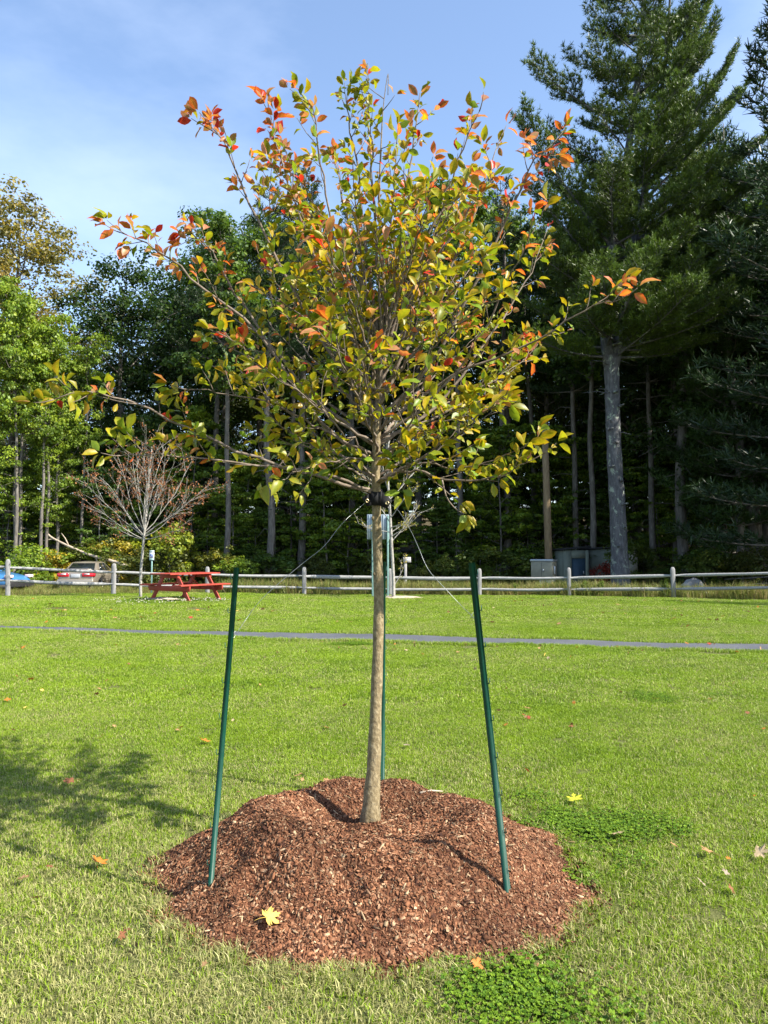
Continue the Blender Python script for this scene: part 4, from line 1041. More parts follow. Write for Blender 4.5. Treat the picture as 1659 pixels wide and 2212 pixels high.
# sedan: back end towards us, nose away to the right
cp = P(196, 1283, 38.2)
car('parked_sedan', (cp.x, 38.2, -.44), R(94), 'tan sedan parked beyond the fence seen from behind', 'car_tan', 'alloy')
cp = P(-38, 1283, 36.0)
car('parked_suv', (cp.x - .2, 36.0, -.47), R(-14), 'blue car cut off by the left edge of the photo', 'car_blue', 'dark_alloy', True)

# ================================================================== CABINET, POLE, SHEDS, BOULDERS
q = P(1174, 1290, 33.0); g = gzf(q.x, 33.0)
cab = empty('utility_cabinet', (q.x, 33.0, g), R(-24), 'beige metal utility cabinet with a grey lid beside the pole', 'cabinet')
zt = P(1170, 1208, 33).z - g; zb = P(1170, 1250, 33).z - g
MB().box((-.46, -.30, zb), (.46, .62, zt - .10)).build('case', 'cabinet_paint', cab, bevel=.01)
MB().box((-.49, -.33, zt - .098), (.49, .65, zt)).build('lid', 'lid_sky_tint', cab, bevel=.015)
MB().box((.05, -.2, -.3), (.42, .5, zb - .002)).build('pedestal', 'concrete', cab)
for x in (-.10, -.02): MB().tube([(x, -.12, -.3), (x, -.12, zb - .002)], .035, 8).build('conduit', 'pvc', cab, smooth=True)
MB().box((-.01, -.306, zb + .03), (.0, -.301, zt - .13)).build('door_seam', 'black_plastic', cab)
MB().box((.05, -.325, zb + .3), (.09, -.301, zb + .42)).build('handle', 'alloy', cab)
MB().box((.465, .0, zb + .2), (.50, .14, zb + .55)).build('label_plate', 'pvc', cab)
q = P(1188, 1295, 35.5); g = gzf(q.x, 35.5); t = P(1176, 906, 35.5)
pole = empty('utility_pole', (q.x, 35.5, g), 0, 'bare brown wooden pole standing behind the utility cabinet', 'pole')
MB().tube([(0, 0, -.4), ((t.x - q.x) * .5, 0, (t.z - g) * .5), (t.x - q.x, 0, t.z - g)], [.185, .165, .14], 14).build('shaft', 'pole_wood', pole, smooth=True)
MB().tube([(0.0, -.185, -.3), (-.03, -.18, 1.2)], .022, 6).build('ground_wire', 'pvc', pole)
def shed(px0, px1, pyt, Y, depth, label, wallm, door, rz=0.0):
    a, b = P(px0, 1200, Y), P(px1, 1200, Y); cx_ = (a.x + b.x) / 2; g = gzf(cx_, Y); w = (b.x - a.x) / 2; h = P(px0, pyt, Y).z - g
    r = empty('utility_shed', (cx_, Y, g), rz, label, 'shed')
    if door:
        MB().box((-w, 0, -.3), (-w * .35, .12, h - .02)).build('wall', wallm, r); MB().box((w * .75, 0, -.3), (w, .12, h - .02)).build('wall', wallm, r)
        MB().box((-w * .35, 0, h * .80), (w * .75, .12, h - .02)).build('wall', wallm, r)
        d = MB().box((-w * .35, .05, -.2), (w * .75, .09, h * .80)).build('door', 'shed_door', r); MB().box((w * .55, .01, h * .42), (w * .62, .048, h * .5)).build('handle', 'alloy', d)
        MB().box((-w, .122, -.3), (w, depth, h - .02)).build('wall', wallm, r)
    else:
        MB().box((-w, 0, -.3), (w, depth, h - .02)).build('wall', wallm, r)
        MB().box((w * .62, -.03, -.3), (w * .98, -.003, h - .1)).build('lit_side', 'shed_lit', r)  # lighter slab: sunlight on the right side put into the colour
    ro = MB().prism([(-w - .1, h - .015), (w + .1, h + .12), (w + .1, h + .2), (-w - .1, h + .065)], -.12, depth + .1).build('roof', 'roof_felt', r)
    if not door:
        for k in range(8): MB().box((w * .3 + k * .12, -.16, h + .09), (w * .3 + k * .12 + .06, -.125, h + .17)).build('fascia_tooth', 'concrete', ro)
    return r
shed(1217, 1272, 1188, 39.0, 2.2, 'pale green shed with a dark blue door behind the fence', 'shed_wall', True)
shed(1279, 1377, 1186, 40.5, 2.5, 'low olive shed half hidden by the big pine trunk', 'shed_wall', False)
def boulder(px, py, Y, rx, ry, rz_, label):
    q = P(px, py, Y); mb = MB(); V = []; nu, nv = 14, 9; ph = rng.uniform(0, 6.28, 8)
    for j in range(nv + 1):
        for i in range(nu):
            a = 2 * math.pi * i / nu; b = math.pi * j / nv; d = np.array([math.sin(b) * math.cos(a), math.sin(b) * math.sin(a), math.cos(b)])
            k = 1 + .13 * math.sin(3 * a + ph[0]) * math.sin(2 * b + ph[1]) + .09 * math.sin(5 * d[0] + 4 * d[2] + ph[2]) + .05 * rng.normal()
            V.append(d * k * np.array([rx, ry, rz_]))
    F = [(j * nu + i, (j + 1) * nu + i, (j + 1) * nu + (i + 1) % nu, j * nu + (i + 1) % nu) for j in range(nv) for i in range(nu)]
    o = mb.add(V, [np.array(F)]).build('boulder', 'boulder', smooth=False); o.location = (q.x, Y, gzf(q.x, Y) + rz_ * .45); tag(o, label, 'boulder')
boulder(1490 + 6, 1262, 31.0, .85, .6, .62, 'grey boulder behind the fence to the right of the last post')
boulder(1425, 1268, 32.0, .62, .5, .42, 'low grey boulder hidden partly by the right fence post')
boulder(1385, 1280, 30.0, .5, .4, .3, 'small flat boulder beside the big pine trunk')

# ================================================================== FALLEN LEAVES ON THE LAWN
HALF = [(1, 0), (.8, .10), (.80, .24), (.62, .18), (.46, .20), (.56, .42), (.70, .50), (.58, .58), (.60, .78), (.42, .66), (.26, .56), (.14, .40), (.08, .62), (-.06, .60), (-.10, .76), (-.20, .52), (-.26, .28), (-.14, .06)]
OUTL = HALF + [(x, -y) for x, y in HALF[:0:-1]]
def maple_mesh(cols, seed, narrow=1.0):
    r_ = np.random.default_rng(seed); n = len(OUTL); V = [(.18, 0, .008)]; C = [cols[0]]; cu = r_.uniform(-.6, 1.0, 3)
    for i, (x, y) in enumerate(OUTL):
        x = x * r_.uniform(.92, 1.06); y = y * narrow * r_.uniform(.92, 1.06)
        V.append((x, y, .30 * cu[0] * y * y + .24 * cu[1] * x * x + .12 * cu[2] * x * y + r_.normal(0, .025) + .03)); C.append(cols[1])
    F = np.array([[0, 1 + i, 1 + (i + 1) % n] for i in range(n)]); mb = MB(); mb.add(V, [F], np.array(C))
    mb.tube([(-.05, 0, .02), (-.6, .06, .03), (-1.0, .18 * cu[1], .02)], [.022, .018, .016], 4, col=cols[1]); return mb.mesh('fallen_leaf', 'dry_leaf', colname='lc')
tan = ((.42, .26, .13), (.36, .20, .09)); org = ((.50, .22, .035), (.46, .16, .025)); brn = ((.26, .115, .05), (.21, .085, .04)); yel = ((.68, .52, .13), (.66, .46, .10)); red = ((.38, .07, .035), (.32, .05, .03)); crm = ((.50, .40, .26), (.45, .34, .20)); grn = ((.52, .58, .05), (.50, .50, .04)); gry = ((.36, .30, .24), (.32, .25, .19))
def fallen(px, py, size, col, label, narrow=1.0, z=None, tilt=.35, group=None, seed=None):
    q = G(px, py, 0.03 if z is None else z)
    if z is None and q.y > 15:
        for _ in range(5): q = G(px, py, gzf(q.x, q.y) + .03)
    o = obj('fallen_leaf', maple_mesh(col, seed or int(rng.integers(1e6)), narrow)); o.location = (q.x, q.y, q.z + .012); o.scale = (size,) * 3
    o.rotation_euler = (rng.normal(0, tilt), rng.normal(0, tilt), rng.uniform(0, 6.28)); tag(o, label, 'leaf', group); return o
o = fallen(578, 1988, .052, yel, 'pale yellow maple leaf lying on the front of the mulch', 1, .075, .1); o.rotation_euler = (R(28), 0, R(35))
fallen(213, 1868, .05, org, 'bright orange leaf on the lawn left of the mulch')
fallen(50, 1903, .042, tan, 'tan leaf lying by the left edge below the orange leaf', .8)
fallen(77, 1945, .03, brn, 'small brown leaf below the tan leaf at the left edge', .7)
fallen(265, 2023, .036, brn, 'dark reddish brown curled leaf in front of the mulch on the left', .5)
fallen(1029, 2086, .046, org, 'curled orange tan leaf standing in front of the mulch', .55, tilt=.8)
fallen(1243, 1732, .058, grn, 'yellow green maple leaf right of the mulch mound')
fallen(1329, 1805, .052, crm, 'cream coloured leaf lying on the clover right of the mulch')
fallen(1534, 1845, .05, tan, 'tan leaf in the middle of the right lawn')
fallen(1637, 1846, .055, crm, 'pale tan leaf at the right edge of the lawn')
fallen(1452, 1828, .028, tan, 'little tan scrap between the cream leaf and the tan leaf', .7)
fallen(1520, 1916, .036, gry, 'crumpled grey brown leaf below the tan leaves on the right', .6)
fallen(1577, 1922, .034, brn, 'small rust brown leaf beside the crumpled grey one', .8)
fallen(1570, 1893, .034, gry, 'thin grey leaf above the rust brown leaf', .5)
fallen(440, 1602, .058, org, 'orange brown maple leaf just left of the left stake')
fallen(155, 1690, .055, brn, 'brown oak like leaf lying in the tree shadow', .7)
fallen(217, 1594, .032, red, 'small red leaf at the top of the tree shadow', .8)
fallen(643, 1678, .045, tan, 'light brown leaf just behind the mulch left of the trunk', .8)
fallen(879, 1613, .045, gry, 'grey crumpled leaf on the lawn right of the trunk', .8)
fallen(1141, 1669, .035, red, 'small dark red leaf right of the right stake', .6)
fallen(1137, 1532, .05, tan, 'tan leaf on the lawn right of the right stake')
fallen(742, 1527, .042, tan, 'tan leaf on the lawn left of the trunk', .8)
fallen(788, 1400, .075, crm, 'large pale leaf leaning at the path edge by the trunk', .9, tilt=.8)
fallen(67, 1468, .07, org, 'large orange brown leaf on the left lawn before the path', .7)
fallen(14, 1513, .05, org, 'orange leaf at the left edge before the path', .7)
fallen(110, 1878, .03, brn, 'small brown leaf left of the bright orange leaf', .7)
fallen(630, 1778, .035, tan, 'pale scrap of leaf in the mulch left of the trunk', .6, .27)
fallen(833, 1706, .03, crm, 'pale leaf fragment on the mulch right of the trunk', .8, .20)
fallen(707, 1690, .034, tan, 'tan leaf on the back edge of the mulch', .8, .03)
LVN = [('tan', tan, .9), ('orange', org, .8), ('brown', brn, .8), ('tan', tan, .6), ('red', red, .8), ('cream', crm, .8), ('yellow', yel, .9), ('brown', brn, .5), ('tan', tan, 1.0), ('orange', org, .6)]
LV = [maple_mesh(c_, 500 + i, n_) for i, (nm_, c_, n_) in enumerate(LVN)]
# each countable repeat gets a label of its own from its colour, its row and the landmark it stands by
LM = [(-80, 'the left edge'), (20, 'the blue car'), (110, 'the left fence post'), (190, 'the tan sedan'), (305, 'the brown tree'), (400, 'the picnic table'), (510, 'the left stake'), (600, 'the left wire'), (690, 'the middle fence post'), (815, 'the staked trunk'), (890, 'the sapling'), (960, 'the right wire'), (1035, 'the right stake'), (1110, 'the grey cabinet'), (1180, 'the wooden pole'), (1245, 'the green shed'), (1335, 'the big pine'), (1400, 'the small boulder'), (1460, 'the right fence post'), (1530, 'the large boulder'), (1640, 'the right edge')]
HUE = lambda c: 'yellow' if c[0] > c[1] * .9 else ('bright green' if c[1] > .13 else ('olive' if c[0] > .06 else ('mid green' if c[1] > .09 else 'dark green')))
PENDING = []
def auto(root, what, px, Y, col, front=False):
    lm = min(LM, key=lambda l: abs(l[0] - px))[1]; pre = 'near ' if 'edge' in lm else ('in front of ' if front else 'behind ')
    PENDING.append((root, what, pre + lm, px, Y, col if isinstance(col, str) else HUE(col))); return root
def finish_labels():
    from collections import defaultdict
    d = defaultdict(list)
    for p in PENDING: d[(p[1], p[2], p[5])].append(p)
    W = ['leftmost', 'second from left', 'third from left', 'fourth from left', 'fifth from left', 'sixth from left', 'seventh from left', 'eighth from left']
    for (what, lm, hue), l in d.items():
        l.sort(key=lambda p: p[3])
        for i, p in enumerate(l): p[0]['label'] = hue + ' ' + what + ' ' + lm + ('' if len(l) == 1 else ', ' + W[min(i, 7)])
def drift(n, y0, y1, what, group, slo, shi):
    for _ in range(n):
        py = rng.uniform(y0, y1); px = rng.uniform(5, 1655); q = G(px, py, 0.0)
        for _k in range(4): q = G(px, py, gzf(q.x, q.y) + .03)
        if q.y > yf(q.x) - .2 or mound_e(q.x, q.y) < 1.15: continue
        i = int(rng.integers(len(LV))); o = obj('fallen_leaf', LV[i]); o.location = (q.x, q.y, gzf(q.x, q.y) + .03); s = rng.uniform(slo, shi); o.scale = (s, s, s)
        o.rotation_euler = (rng.normal(0, .45), rng.normal(0, .45), rng.uniform(0, 6.28)); tag(o, 'x', 'leaf', group); auto(o, what, px, q.y, LVN[i][0], True)
drift(78, 1291, 1352, 'leaf beyond the path', 'fallen leaves between path and fence', .045, .085)
drift(46, 1385, 1420, 'leaf along the path', 'fallen leaves by the path', .03, .055)
drift(50, 1420, 1580, 'leaf on the middle lawn', 'fallen leaves on the middle lawn', .02, .042)
drift(12, 1600, 2180, 'leaf scrap in near grass', 'leaf scraps on the near lawn', .012, .022)

# ================================================================== TREES OF THE WOOD
def leaf_quads(P0, nrm, size, C):
    """kite shaped leaf sprays: one quad each"""
    n = len(P0); d = rng.normal(0, 1, (n, 3)); nrm = nrm / (np.linalg.norm(nrm, axis=1)[:, None] + 1e-9)
    d = d - nrm * np.sum(d * nrm, 1)[:, None]; d /= np.linalg.norm(d, axis=1)[:, None] + 1e-9; s = np.cross(nrm, d)
    L_ = size[:, None]; V = np.stack([P0 - d * L_ * .5, P0 + s * L_ * .34 + nrm * L_ * .08, P0 + d * L_ * .5, P0 - s * L_ * .34 + nrm * L_ * .08], 1).reshape(-1, 3)
    k = np.arange(n) * 4; return V, np.stack([k, k + 1, k + 2, k + 3], 1), np.repeat(C, 4, 0)
def broadleaf(seed, H, cb, Rr, ncl, lpc, ls, tr, flat=.55, top=1.0, wander=.35):
    global rng
    old = rng; rng = np.random.default_rng(seed); wood = MB(); pts = [np.zeros(3)]
    for k in range(1, 9): pts.append(np.array([pts[-1][0] + rng.normal(0, wander * H / 60), pts[-1][1] + rng.normal(0, wander * H / 60), H * .95 * k / 8]))
    pts = smooth_path(pts, 20); pts[0][2] = -.5; wood.tube(pts, tr * np.interp(np.linspace(0, 1, 20), [0, .06, .5, 1], [1.25, 1.0, .68, .08]), 9)
    cl = []; nl = max(12, int(ncl / 7))
    for k in range(nl):
        f = (k + rng.random()) / nl; z0 = H * (cb + (.93 - cb) * f ** 1.0); i = min(int(z0 / (H * .95) * 19), 18); p = pts[i].copy()
        prof = math.sin(math.pi * min(1, .18 + .82 * (1 - f) ** .8 * .9 + .08)) if top else 1; prof = (.35 + .65 * math.sin(math.pi * (.12 + .80 * f))) if f < .9 else .35
        ln = Rr * prof * rng.uniform(.7, 1.12); az = k * 2.4 + rng.uniform(-.5, .5); el = rng.uniform(.05, .5) + .5 * f
        d = np.array([math.cos(az) * math.cos(el), math.sin(az) * math.cos(el), math.sin(el)]); bp = [p]
        for q in range(4): d = d + rng.normal(0, .13, 3) + np.array([0, 0, .04]); d /= np.linalg.norm(d); bp.append(bp[-1] + d * ln / 4)
        bp = np.array(bp); wood.tube(bp, tr * .3 * (1 - .5 * f) * np.array([1, .8, .55, .35, .12]), 5, cap=False)
        for q in range(max(3, int(ncl / nl))):
            t = rng.uniform(.35, 1.05); i = min(int(t * 4), 3); b = bp[i] + (bp[i + 1] - bp[i]) * (t * 4 - i)
            off = rng.normal(0, .16 * Rr, 3) * np.array([1, 1, .7]); c = b + off; cl.append(c)
            if q % 2 == 0: wood.tube([b, b + off * .6, c], [tr * .07, tr * .045, .006], 4, cap=False)
    cl.append(pts[-1]); cl = np.array(cl); nC = len(cl); cen = cl.mean(0)
    rad = Rr * .2 * rng.uniform(.6, 1.35, nC)
    idx = np.repeat(np.arange(nC), lpc); n = len(idx); off = rng.normal(0, 1, (n, 3)); off /= np.linalg.norm(off, axis=1)[:, None]; off *= (rng.random(n) ** .45)[:, None]
    off *= rad[idx][:, None]; off[:, 2] *= flat
    P0 = cl[idx] + off; nrm = off * np.array([1, 1, 1.4]) / (rad[idx][:, None]) + rng.normal(0, .45, (n, 3)) + np.array([0, 0, .5])
    cb_ = np.repeat(rng.uniform(0, 1, nC), lpc); C = np.stack([np.clip(.55 * cb_ + .45 * rng.random(n), 0, 1), np.clip(rng.random(n) ** 3 + .3 * (cb_ > .8), 0, 1), rng.random(n)], 1)
    V, F, C4 = leaf_quads(P0, nrm, ls * rng.uniform(.6, 1.3, n), C); crown = MB().add(V, [F], C4)
    rng = old
    return wood, crown
def needle_mesh(cs, ds, k, ln, w, C):
    n = len(cs); cs = np.repeat(cs, k, 0); ds = np.repeat(ds, k, 0); C = np.repeat(C, k, 0)
    d = ds + rng.normal(0, .62, cs.shape); d /= np.linalg.norm(d, axis=1)[:, None] + 1e-9; l = ln * rng.uniform(.65, 1.2, len(cs))
    s = np.cross(d, rng.normal(0, 1, d.shape)); s /= np.linalg.norm(s, axis=1)[:, None] + 1e-9
    V = np.stack([cs - s * w / 2, cs + s * w / 2, cs + d * l[:, None] + s * w * .12, cs + d * l[:, None] - s * w * .12], 1).reshape(-1, 3); q = np.arange(len(cs)) * 4
    return MB().add(V, [np.stack([q, q + 1, q + 2, q + 3], 1)], np.repeat(np.clip(C + rng.normal(0, .08, C.shape), 0, 1), 4, 0))
def pine_limb(wood, tufts, p0, az, el, ln, r, curve=.10, dens=1.0, bare=.28):
    d = np.array([math.cos(az) * math.cos(el), math.sin(az) * math.cos(el), math.sin(el)]); bp = [np.array(p0)]; n = 8
    for q in range(n): d = d + np.array([rng.normal(0, .05), rng.normal(0, .05), curve * (q / n)]); d /= np.linalg.norm(d); bp.append(bp[-1] + d * ln / n)
    bp = np.array(bp); wood.tube(bp, r * np.linspace(1, .12, n + 1), 6, cap=False); t = bare; sgn = 1
    shade = rng.random()
    while t < 1.0:
        i = min(int(t * n), n - 1); b = bp[i] + (bp[i + 1] - bp[i]) * (t * n - i); dr, s, u = frame(bp[i + 1] - bp[i])
        l2 = ln * .30 * (1.08 - .8 * t) * rng.uniform(.6, 1.25) + .16; a2 = dr * .75 + s * sgn * .8 + np.array([0, 0, rng.uniform(-.05, .45)]); a2 /= np.linalg.norm(a2)
        m_ = max(2, int(l2 / .125)); e = b + a2 * l2; wood.tube([b, (b + e) / 2 + [0, 0, .02], e], [r * .17, r * .12, .006], 3, cap=False)
        for q in range(m_):
            f = (q + 1) / m_; c = b + a2 * l2 * f + rng.normal(0, .045, 3) + np.array([0, 0, .06 * f * f]); tufts.append((c, a2 * .65 + np.array([0, 0, .55]), shade))
            if f > .35 and rng.random() < .6: c2 = c + s * rng.normal(0, .16) + np.array([0, 0, rng.uniform(0, .16)]); tufts.append((c2, a2 * .4 + np.array([0, 0, .8]), shade))
        sgn = -sgn; t += .16 / ln / dens
    for q in range(4): tufts.append((bp[-1] - dr * .1 * q, d + np.array([0, 0, .5]), shade))
def tuft_arrays(tufts):
    cs = np.array([t[0] for t in tufts]); ds = np.array([t[1] for t in tufts]); sh = np.array([t[2] for t in tufts]); rr_ = .5 * sh + .5 * rng.random(len(sh))
    return cs, ds, np.stack([rr_, rr_ * 0 + .2, rr_], 1)
def pine(seed, H, cb, Rr, nb, tr, k=7, tip=.5):
    global rng
    old = rng; rng = np.random.default_rng(seed); wood = MB(); tufts = []
    pts = smooth_path([np.array([rng.normal(0, .12) * (q > 0), rng.normal(0, .12) * (q > 0), H * q / 6 - (.5 if q == 0 else 0)]) for q in range(7)], 22)
    wood.tube(pts, tr * np.interp(np.linspace(0, 1, 22), [0, .05, .5, 1], [1.2, 1, .7, .06]), 10)
    for q in range(nb):
        f = (q + rng.random() * .6) / nb; z = H * (cb + (.985 - cb) * f); i = min(int((z + .5) / (H + .5) * 21), 20)
        pine_limb(wood, tufts, pts[i], q * 2.4 + rng.uniform(-.4, .4), .05 + .55 * f + rng.uniform(-.1, .15), Rr * (1.0 - .82 * f) * rng.uniform(.7, 1.15) * (1 if f > .12 else .8), tr * .22 * (1 - .6 * f), .12)
    for q in range(int(nb * .35)):                                     # dead lower limbs
        z = H * cb * rng.uniform(.3, 1); i = min(int((z + .5) / (H + .5) * 21), 20); a = rng.uniform(0, 6.28); l = rng.uniform(.6, 2.2)
        wood.tube([pts[i], pts[i] + np.array([math.cos(a) * l * .5, math.sin(a) * l * .5, rng.uniform(-.1, .2)]), pts[i] + np.array([math.cos(a) * l, math.sin(a) * l, rng.uniform(-.4, .2)])], [.03, .02, .008], 4, cap=False)
    cs, ds, C = tuft_arrays(tufts); crown = needle_mesh(cs, ds, k, .26, .04, C); rng = old
    return wood, crown
def variant(wc, bark_, leafm):
    w, c = wc; return (w.mesh('trunk', bark_, smooth=True), c.mesh('crown', leafm, colname='lc'))
VAR = {
    'oak': variant(broadleaf(11, 20, .22, 5.2, 210, 105, .23, .30, .62), 'grey_bark', 'wood_leaf'),
    'maple': variant(broadleaf(12, 21, .30, 4.2, 190, 95, .21, .24, .42), 'grey_bark', 'wood_leaf'),
    'ash': variant(broadleaf(13, 22, .42, 4.4, 170, 85, .20, .24, .6), 'grey_bark', 'wood_leaf'),
    'thin': variant(broadleaf(14, 22, .45, 3.9, 120, 58, .21, .20, .6), 'grey_bark', 'wood_leaf'),
    'slim': variant(broadleaf(15, 19, .50, 3.0, 120, 70, .20, .15, .5), 'grey_bark', 'wood_leaf'),
    'sapling': variant(broadleaf(16, 7, .12, 2.3, 95, 75, .15, .055, .22), 'grey_bark', 'wood_leaf'),
    'sapling2': variant(broadleaf(17, 9, .16, 2.6, 110, 75, .16, .06, .25), 'grey_bark', 'wood_leaf'),
    'shrub': variant(broadleaf(18, 1.7, .05, 1.15, 60, 48, .105, .022, .7), 'grey_bark', 'wood_leaf'),
    'shrub2': variant(broadleaf(19, 1.2, .04, .8, 50, 34, .085, .016, .9), 'grey_bark', 'wood_leaf'),
    'pine': variant(pine(21, 25, .52, 4.4, 64, .24), 'grey_bark', 'needles'),
    'spruce': variant(pine(22, 20, .10, 3.4, 90, .20), 'grey_bark', 'needles'),
}
BASEH = {'oak': 20, 'maple': 21, 'ash': 22, 'thin': 22, 'slim': 19, 'sapling': 7, 'sapling2': 9, 'shrub': 1.7, 'shrub2': 1.2, 'pine': 25, 'spruce': 20}
def plant(name, var, x, y, h, col, label, cat='tree', group=None, wide=1.0, rz=None, wscale=1.0):
    root = empty(name, (x, y, gzf(x, y)), rng.uniform(0, 6.28) if rz is None else rz, label, cat, group); s = h / BASEH[var]; root.scale = (s * wide, s * wide, s)
    t = obj('trunk', VAR[var][0], root); c = obj('crown', VAR[var][1], root); c.color = (*col, 1); return root
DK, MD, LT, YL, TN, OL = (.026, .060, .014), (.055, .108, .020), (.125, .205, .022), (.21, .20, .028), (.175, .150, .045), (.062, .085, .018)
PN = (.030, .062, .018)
def at(px, Y): return P(px, 1200, Y).x
named = [
    ('broadleaf_tree', 'ash', 40, 45.5, 22.5, (.15, .145, .04), 'tall thinning tree with tan yellow leaves at the left edge', 1.15),
    ('broadleaf_tree', 'ash', -60, 43.5, 19.5, TN, 'tan leaved tree cut by the left edge of the photo', 1.1),
    ('broadleaf_tree', 'maple', 35, 40.8, 12.5, LT, 'bright green sunlit maple in front at the far left', .95),
    ('broadleaf_tree', 'maple', 120, 41.5, 10.5, LT, 'light green young maple beside the slender pale trunks on the left', .8),
    ('oak_tree', 'oak', 255, 46, 17.8, DK, 'dark dense oak left of the staked tree crown', 1.05),
    ('oak_tree', 'oak', 365, 49, 19.3, DK, 'broad dark oak just behind the brown leaved tree', 1.0),
    ('broadleaf_tree', 'ash', 455, 52, 23.5, MD, 'tall mid green tree with a rounded top left of centre', 1.0),
    ('broadleaf_tree', 'ash', 570, 54, 25.0, MD, 'tallest mid green tree behind the left of the staked crown', 1.0),
    ('broadleaf_tree', 'maple', 690, 55, 24.5, MD, 'mid green tree straight behind the staked crown', 1.0),
    ('broadleaf_tree', 'thin', 820, 54, 24.0, MD, 'open crowned green tree behind the staked trunk', 1.0),
    ('broadleaf_tree', 'ash', 960, 55, 24.5, OL, 'olive green tree behind the right of the staked crown', 1.0),
    ('broadleaf_tree', 'thin', 1085, 52, 26.0, MD, 'light topped tree just left of the big pine', 1.0),
    ('broadleaf_tree', 'ash', 1180, 50, 22.5, OL, 'olive tree under the left boughs of the big pine', .9),
]
for nm, var, px, Y, h, col, lab, wd in named: plant(nm, var, at(px, Y), Y, h, col, lab, wide=wd)
# tall bare trunked pines whose stems show between the crowns
stems = [(483, 40.5, 21, 'pale ivy clad trunk right of the brown leaved tree'), (577, 40.2, 22, 'grey leaning trunk left of the staked trunk, lit on one side'), (648, 42.5, 24, 'straight grey pine trunk above the left guy wire'), (627, 45.5, 22, 'thin dark trunk left of the straight grey pine'), (461, 46.0, 22, 'thin dark trunk left of the ivy clad one'),
         (762, 47, 23, 'dark trunk just left of the staked trunk'), (985, 43, 24, 'dark grey trunk above the right guy wire'), (1092, 44, 24, 'crooked pale trunk between right stake and pole'), (1246, 43, 20, 'slender pale trunk right of the wooden pole'), (1274, 41, 22, 'thin lichen spotted trunk left of the big pine'), (1412, 41.5, 20, 'thin grey trunk right of the big pine'), (900, 48, 24, 'dim trunk right of the sapling'), (1150, 47, 23, 'dim trunk behind the wooden pole'), (1540, 45, 21, 'dim trunk in the shade at the right')]
for i, (px, Y, h, lab) in enumerate(stems):
    plant('pine_tree' if i % 3 else 'forest_tree', 'pine' if i % 3 else 'slim', at(px, Y), Y, h, PN if i % 3 else MD, lab, wide=.95 if i % 3 else 1.0, group='bare stemmed trees along the edge of the wood')
for px, Y, h in ((28, 40.0, 17), (37, 40.6, 16), (93, 40.2, 15), (104, 40.6, 14), (180, 41.5, 14)):
    auto(plant('forest_tree', 'slim', at(px, Y), Y, h, LT, 'x', group='slender pale trees on the left', wide=.8), 'slender tree', px, Y, LT)
# trees in the dark right part
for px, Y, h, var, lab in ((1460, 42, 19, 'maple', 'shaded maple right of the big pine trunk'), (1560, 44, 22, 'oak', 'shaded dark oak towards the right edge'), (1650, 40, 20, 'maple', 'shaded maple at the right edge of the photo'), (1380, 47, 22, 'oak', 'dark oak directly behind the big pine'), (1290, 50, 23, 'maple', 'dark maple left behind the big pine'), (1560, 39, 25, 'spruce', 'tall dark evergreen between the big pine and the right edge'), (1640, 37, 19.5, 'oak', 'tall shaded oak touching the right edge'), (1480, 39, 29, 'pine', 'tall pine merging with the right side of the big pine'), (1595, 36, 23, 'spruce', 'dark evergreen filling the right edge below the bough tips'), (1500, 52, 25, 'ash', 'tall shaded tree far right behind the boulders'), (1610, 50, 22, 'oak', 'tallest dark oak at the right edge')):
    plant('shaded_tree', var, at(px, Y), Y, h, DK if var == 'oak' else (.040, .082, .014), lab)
# deep rows
for row, (Y0, n, hh) in enumerate(((56, 15, 20), (64, 17, 20), (73, 18, 19))):
    for k in range(n):
        px = -120 + (k + .5 + rng.uniform(-.25, .25)) * 1900 / n; Y = Y0 + rng.uniform(-2, 2)
        hcap = 16.5 if 140 < px < 235 else 40
        dip = 1.0 if px > 420 else .86
        col = [DK, MD, OL][int(rng.integers(3))]
        auto(plant('forest_tree', ['oak', 'maple', 'spruce', 'ash'][int(rng.integers(4))], at(px, Y), Y, min(hcap, hh * rng.uniform(.88, 1.1) * dip), col, 'x', group='trees deep in the wood', wide=1.15), 'tree in the %s row' % ['third', 'fourth', 'last'][row], px, Y, col)
for row, (Y0, n) in enumerate(((51, 22), (59, 22), (69, 22))):
    for k in range(n):
        px = -80 + (k + rng.uniform(.1, .9)) * 1840 / n; Y = Y0 + rng.uniform(-2, 2); col = [(.045, .09, .014), (.060, .115, .016), MD][int(rng.integers(3))]
        auto(plant('sapling', 'sapling2' if k % 2 else 'sapling', at(px, Y), Y, rng.uniform(5.5, 9.5), col, 'x', group='saplings in the shade of the wood', wide=1.25), 'shade sapling in the %s row' % ['front', 'middle', 'rear'][row], px, Y, col)
# understorey saplings at the wood's edge
for k in range(72):
    px = -40 + (k + rng.uniform(.1, .9)) * 1740 / 72; Y = rng.uniform(43, 50) if k % 2 else rng.uniform(41, 44); left = px < 450
    if 1180 < px < 1400 and Y < 43: Y += 3
    col = (LT if rng.random() < .6 else MD) if left else ((.10, .17, .016) if rng.random() < .65 else (.06, .115, .013))
    auto(plant('sapling', 'sapling' if k % 3 else 'sapling2', at(px, Y), Y, rng.uniform(3.6, 9.0) * (1.1 if left else 1), col, 'x', group='understorey saplings', wide=rng.uniform(.9, 1.25)), 'leafy sapling', px, Y, col)
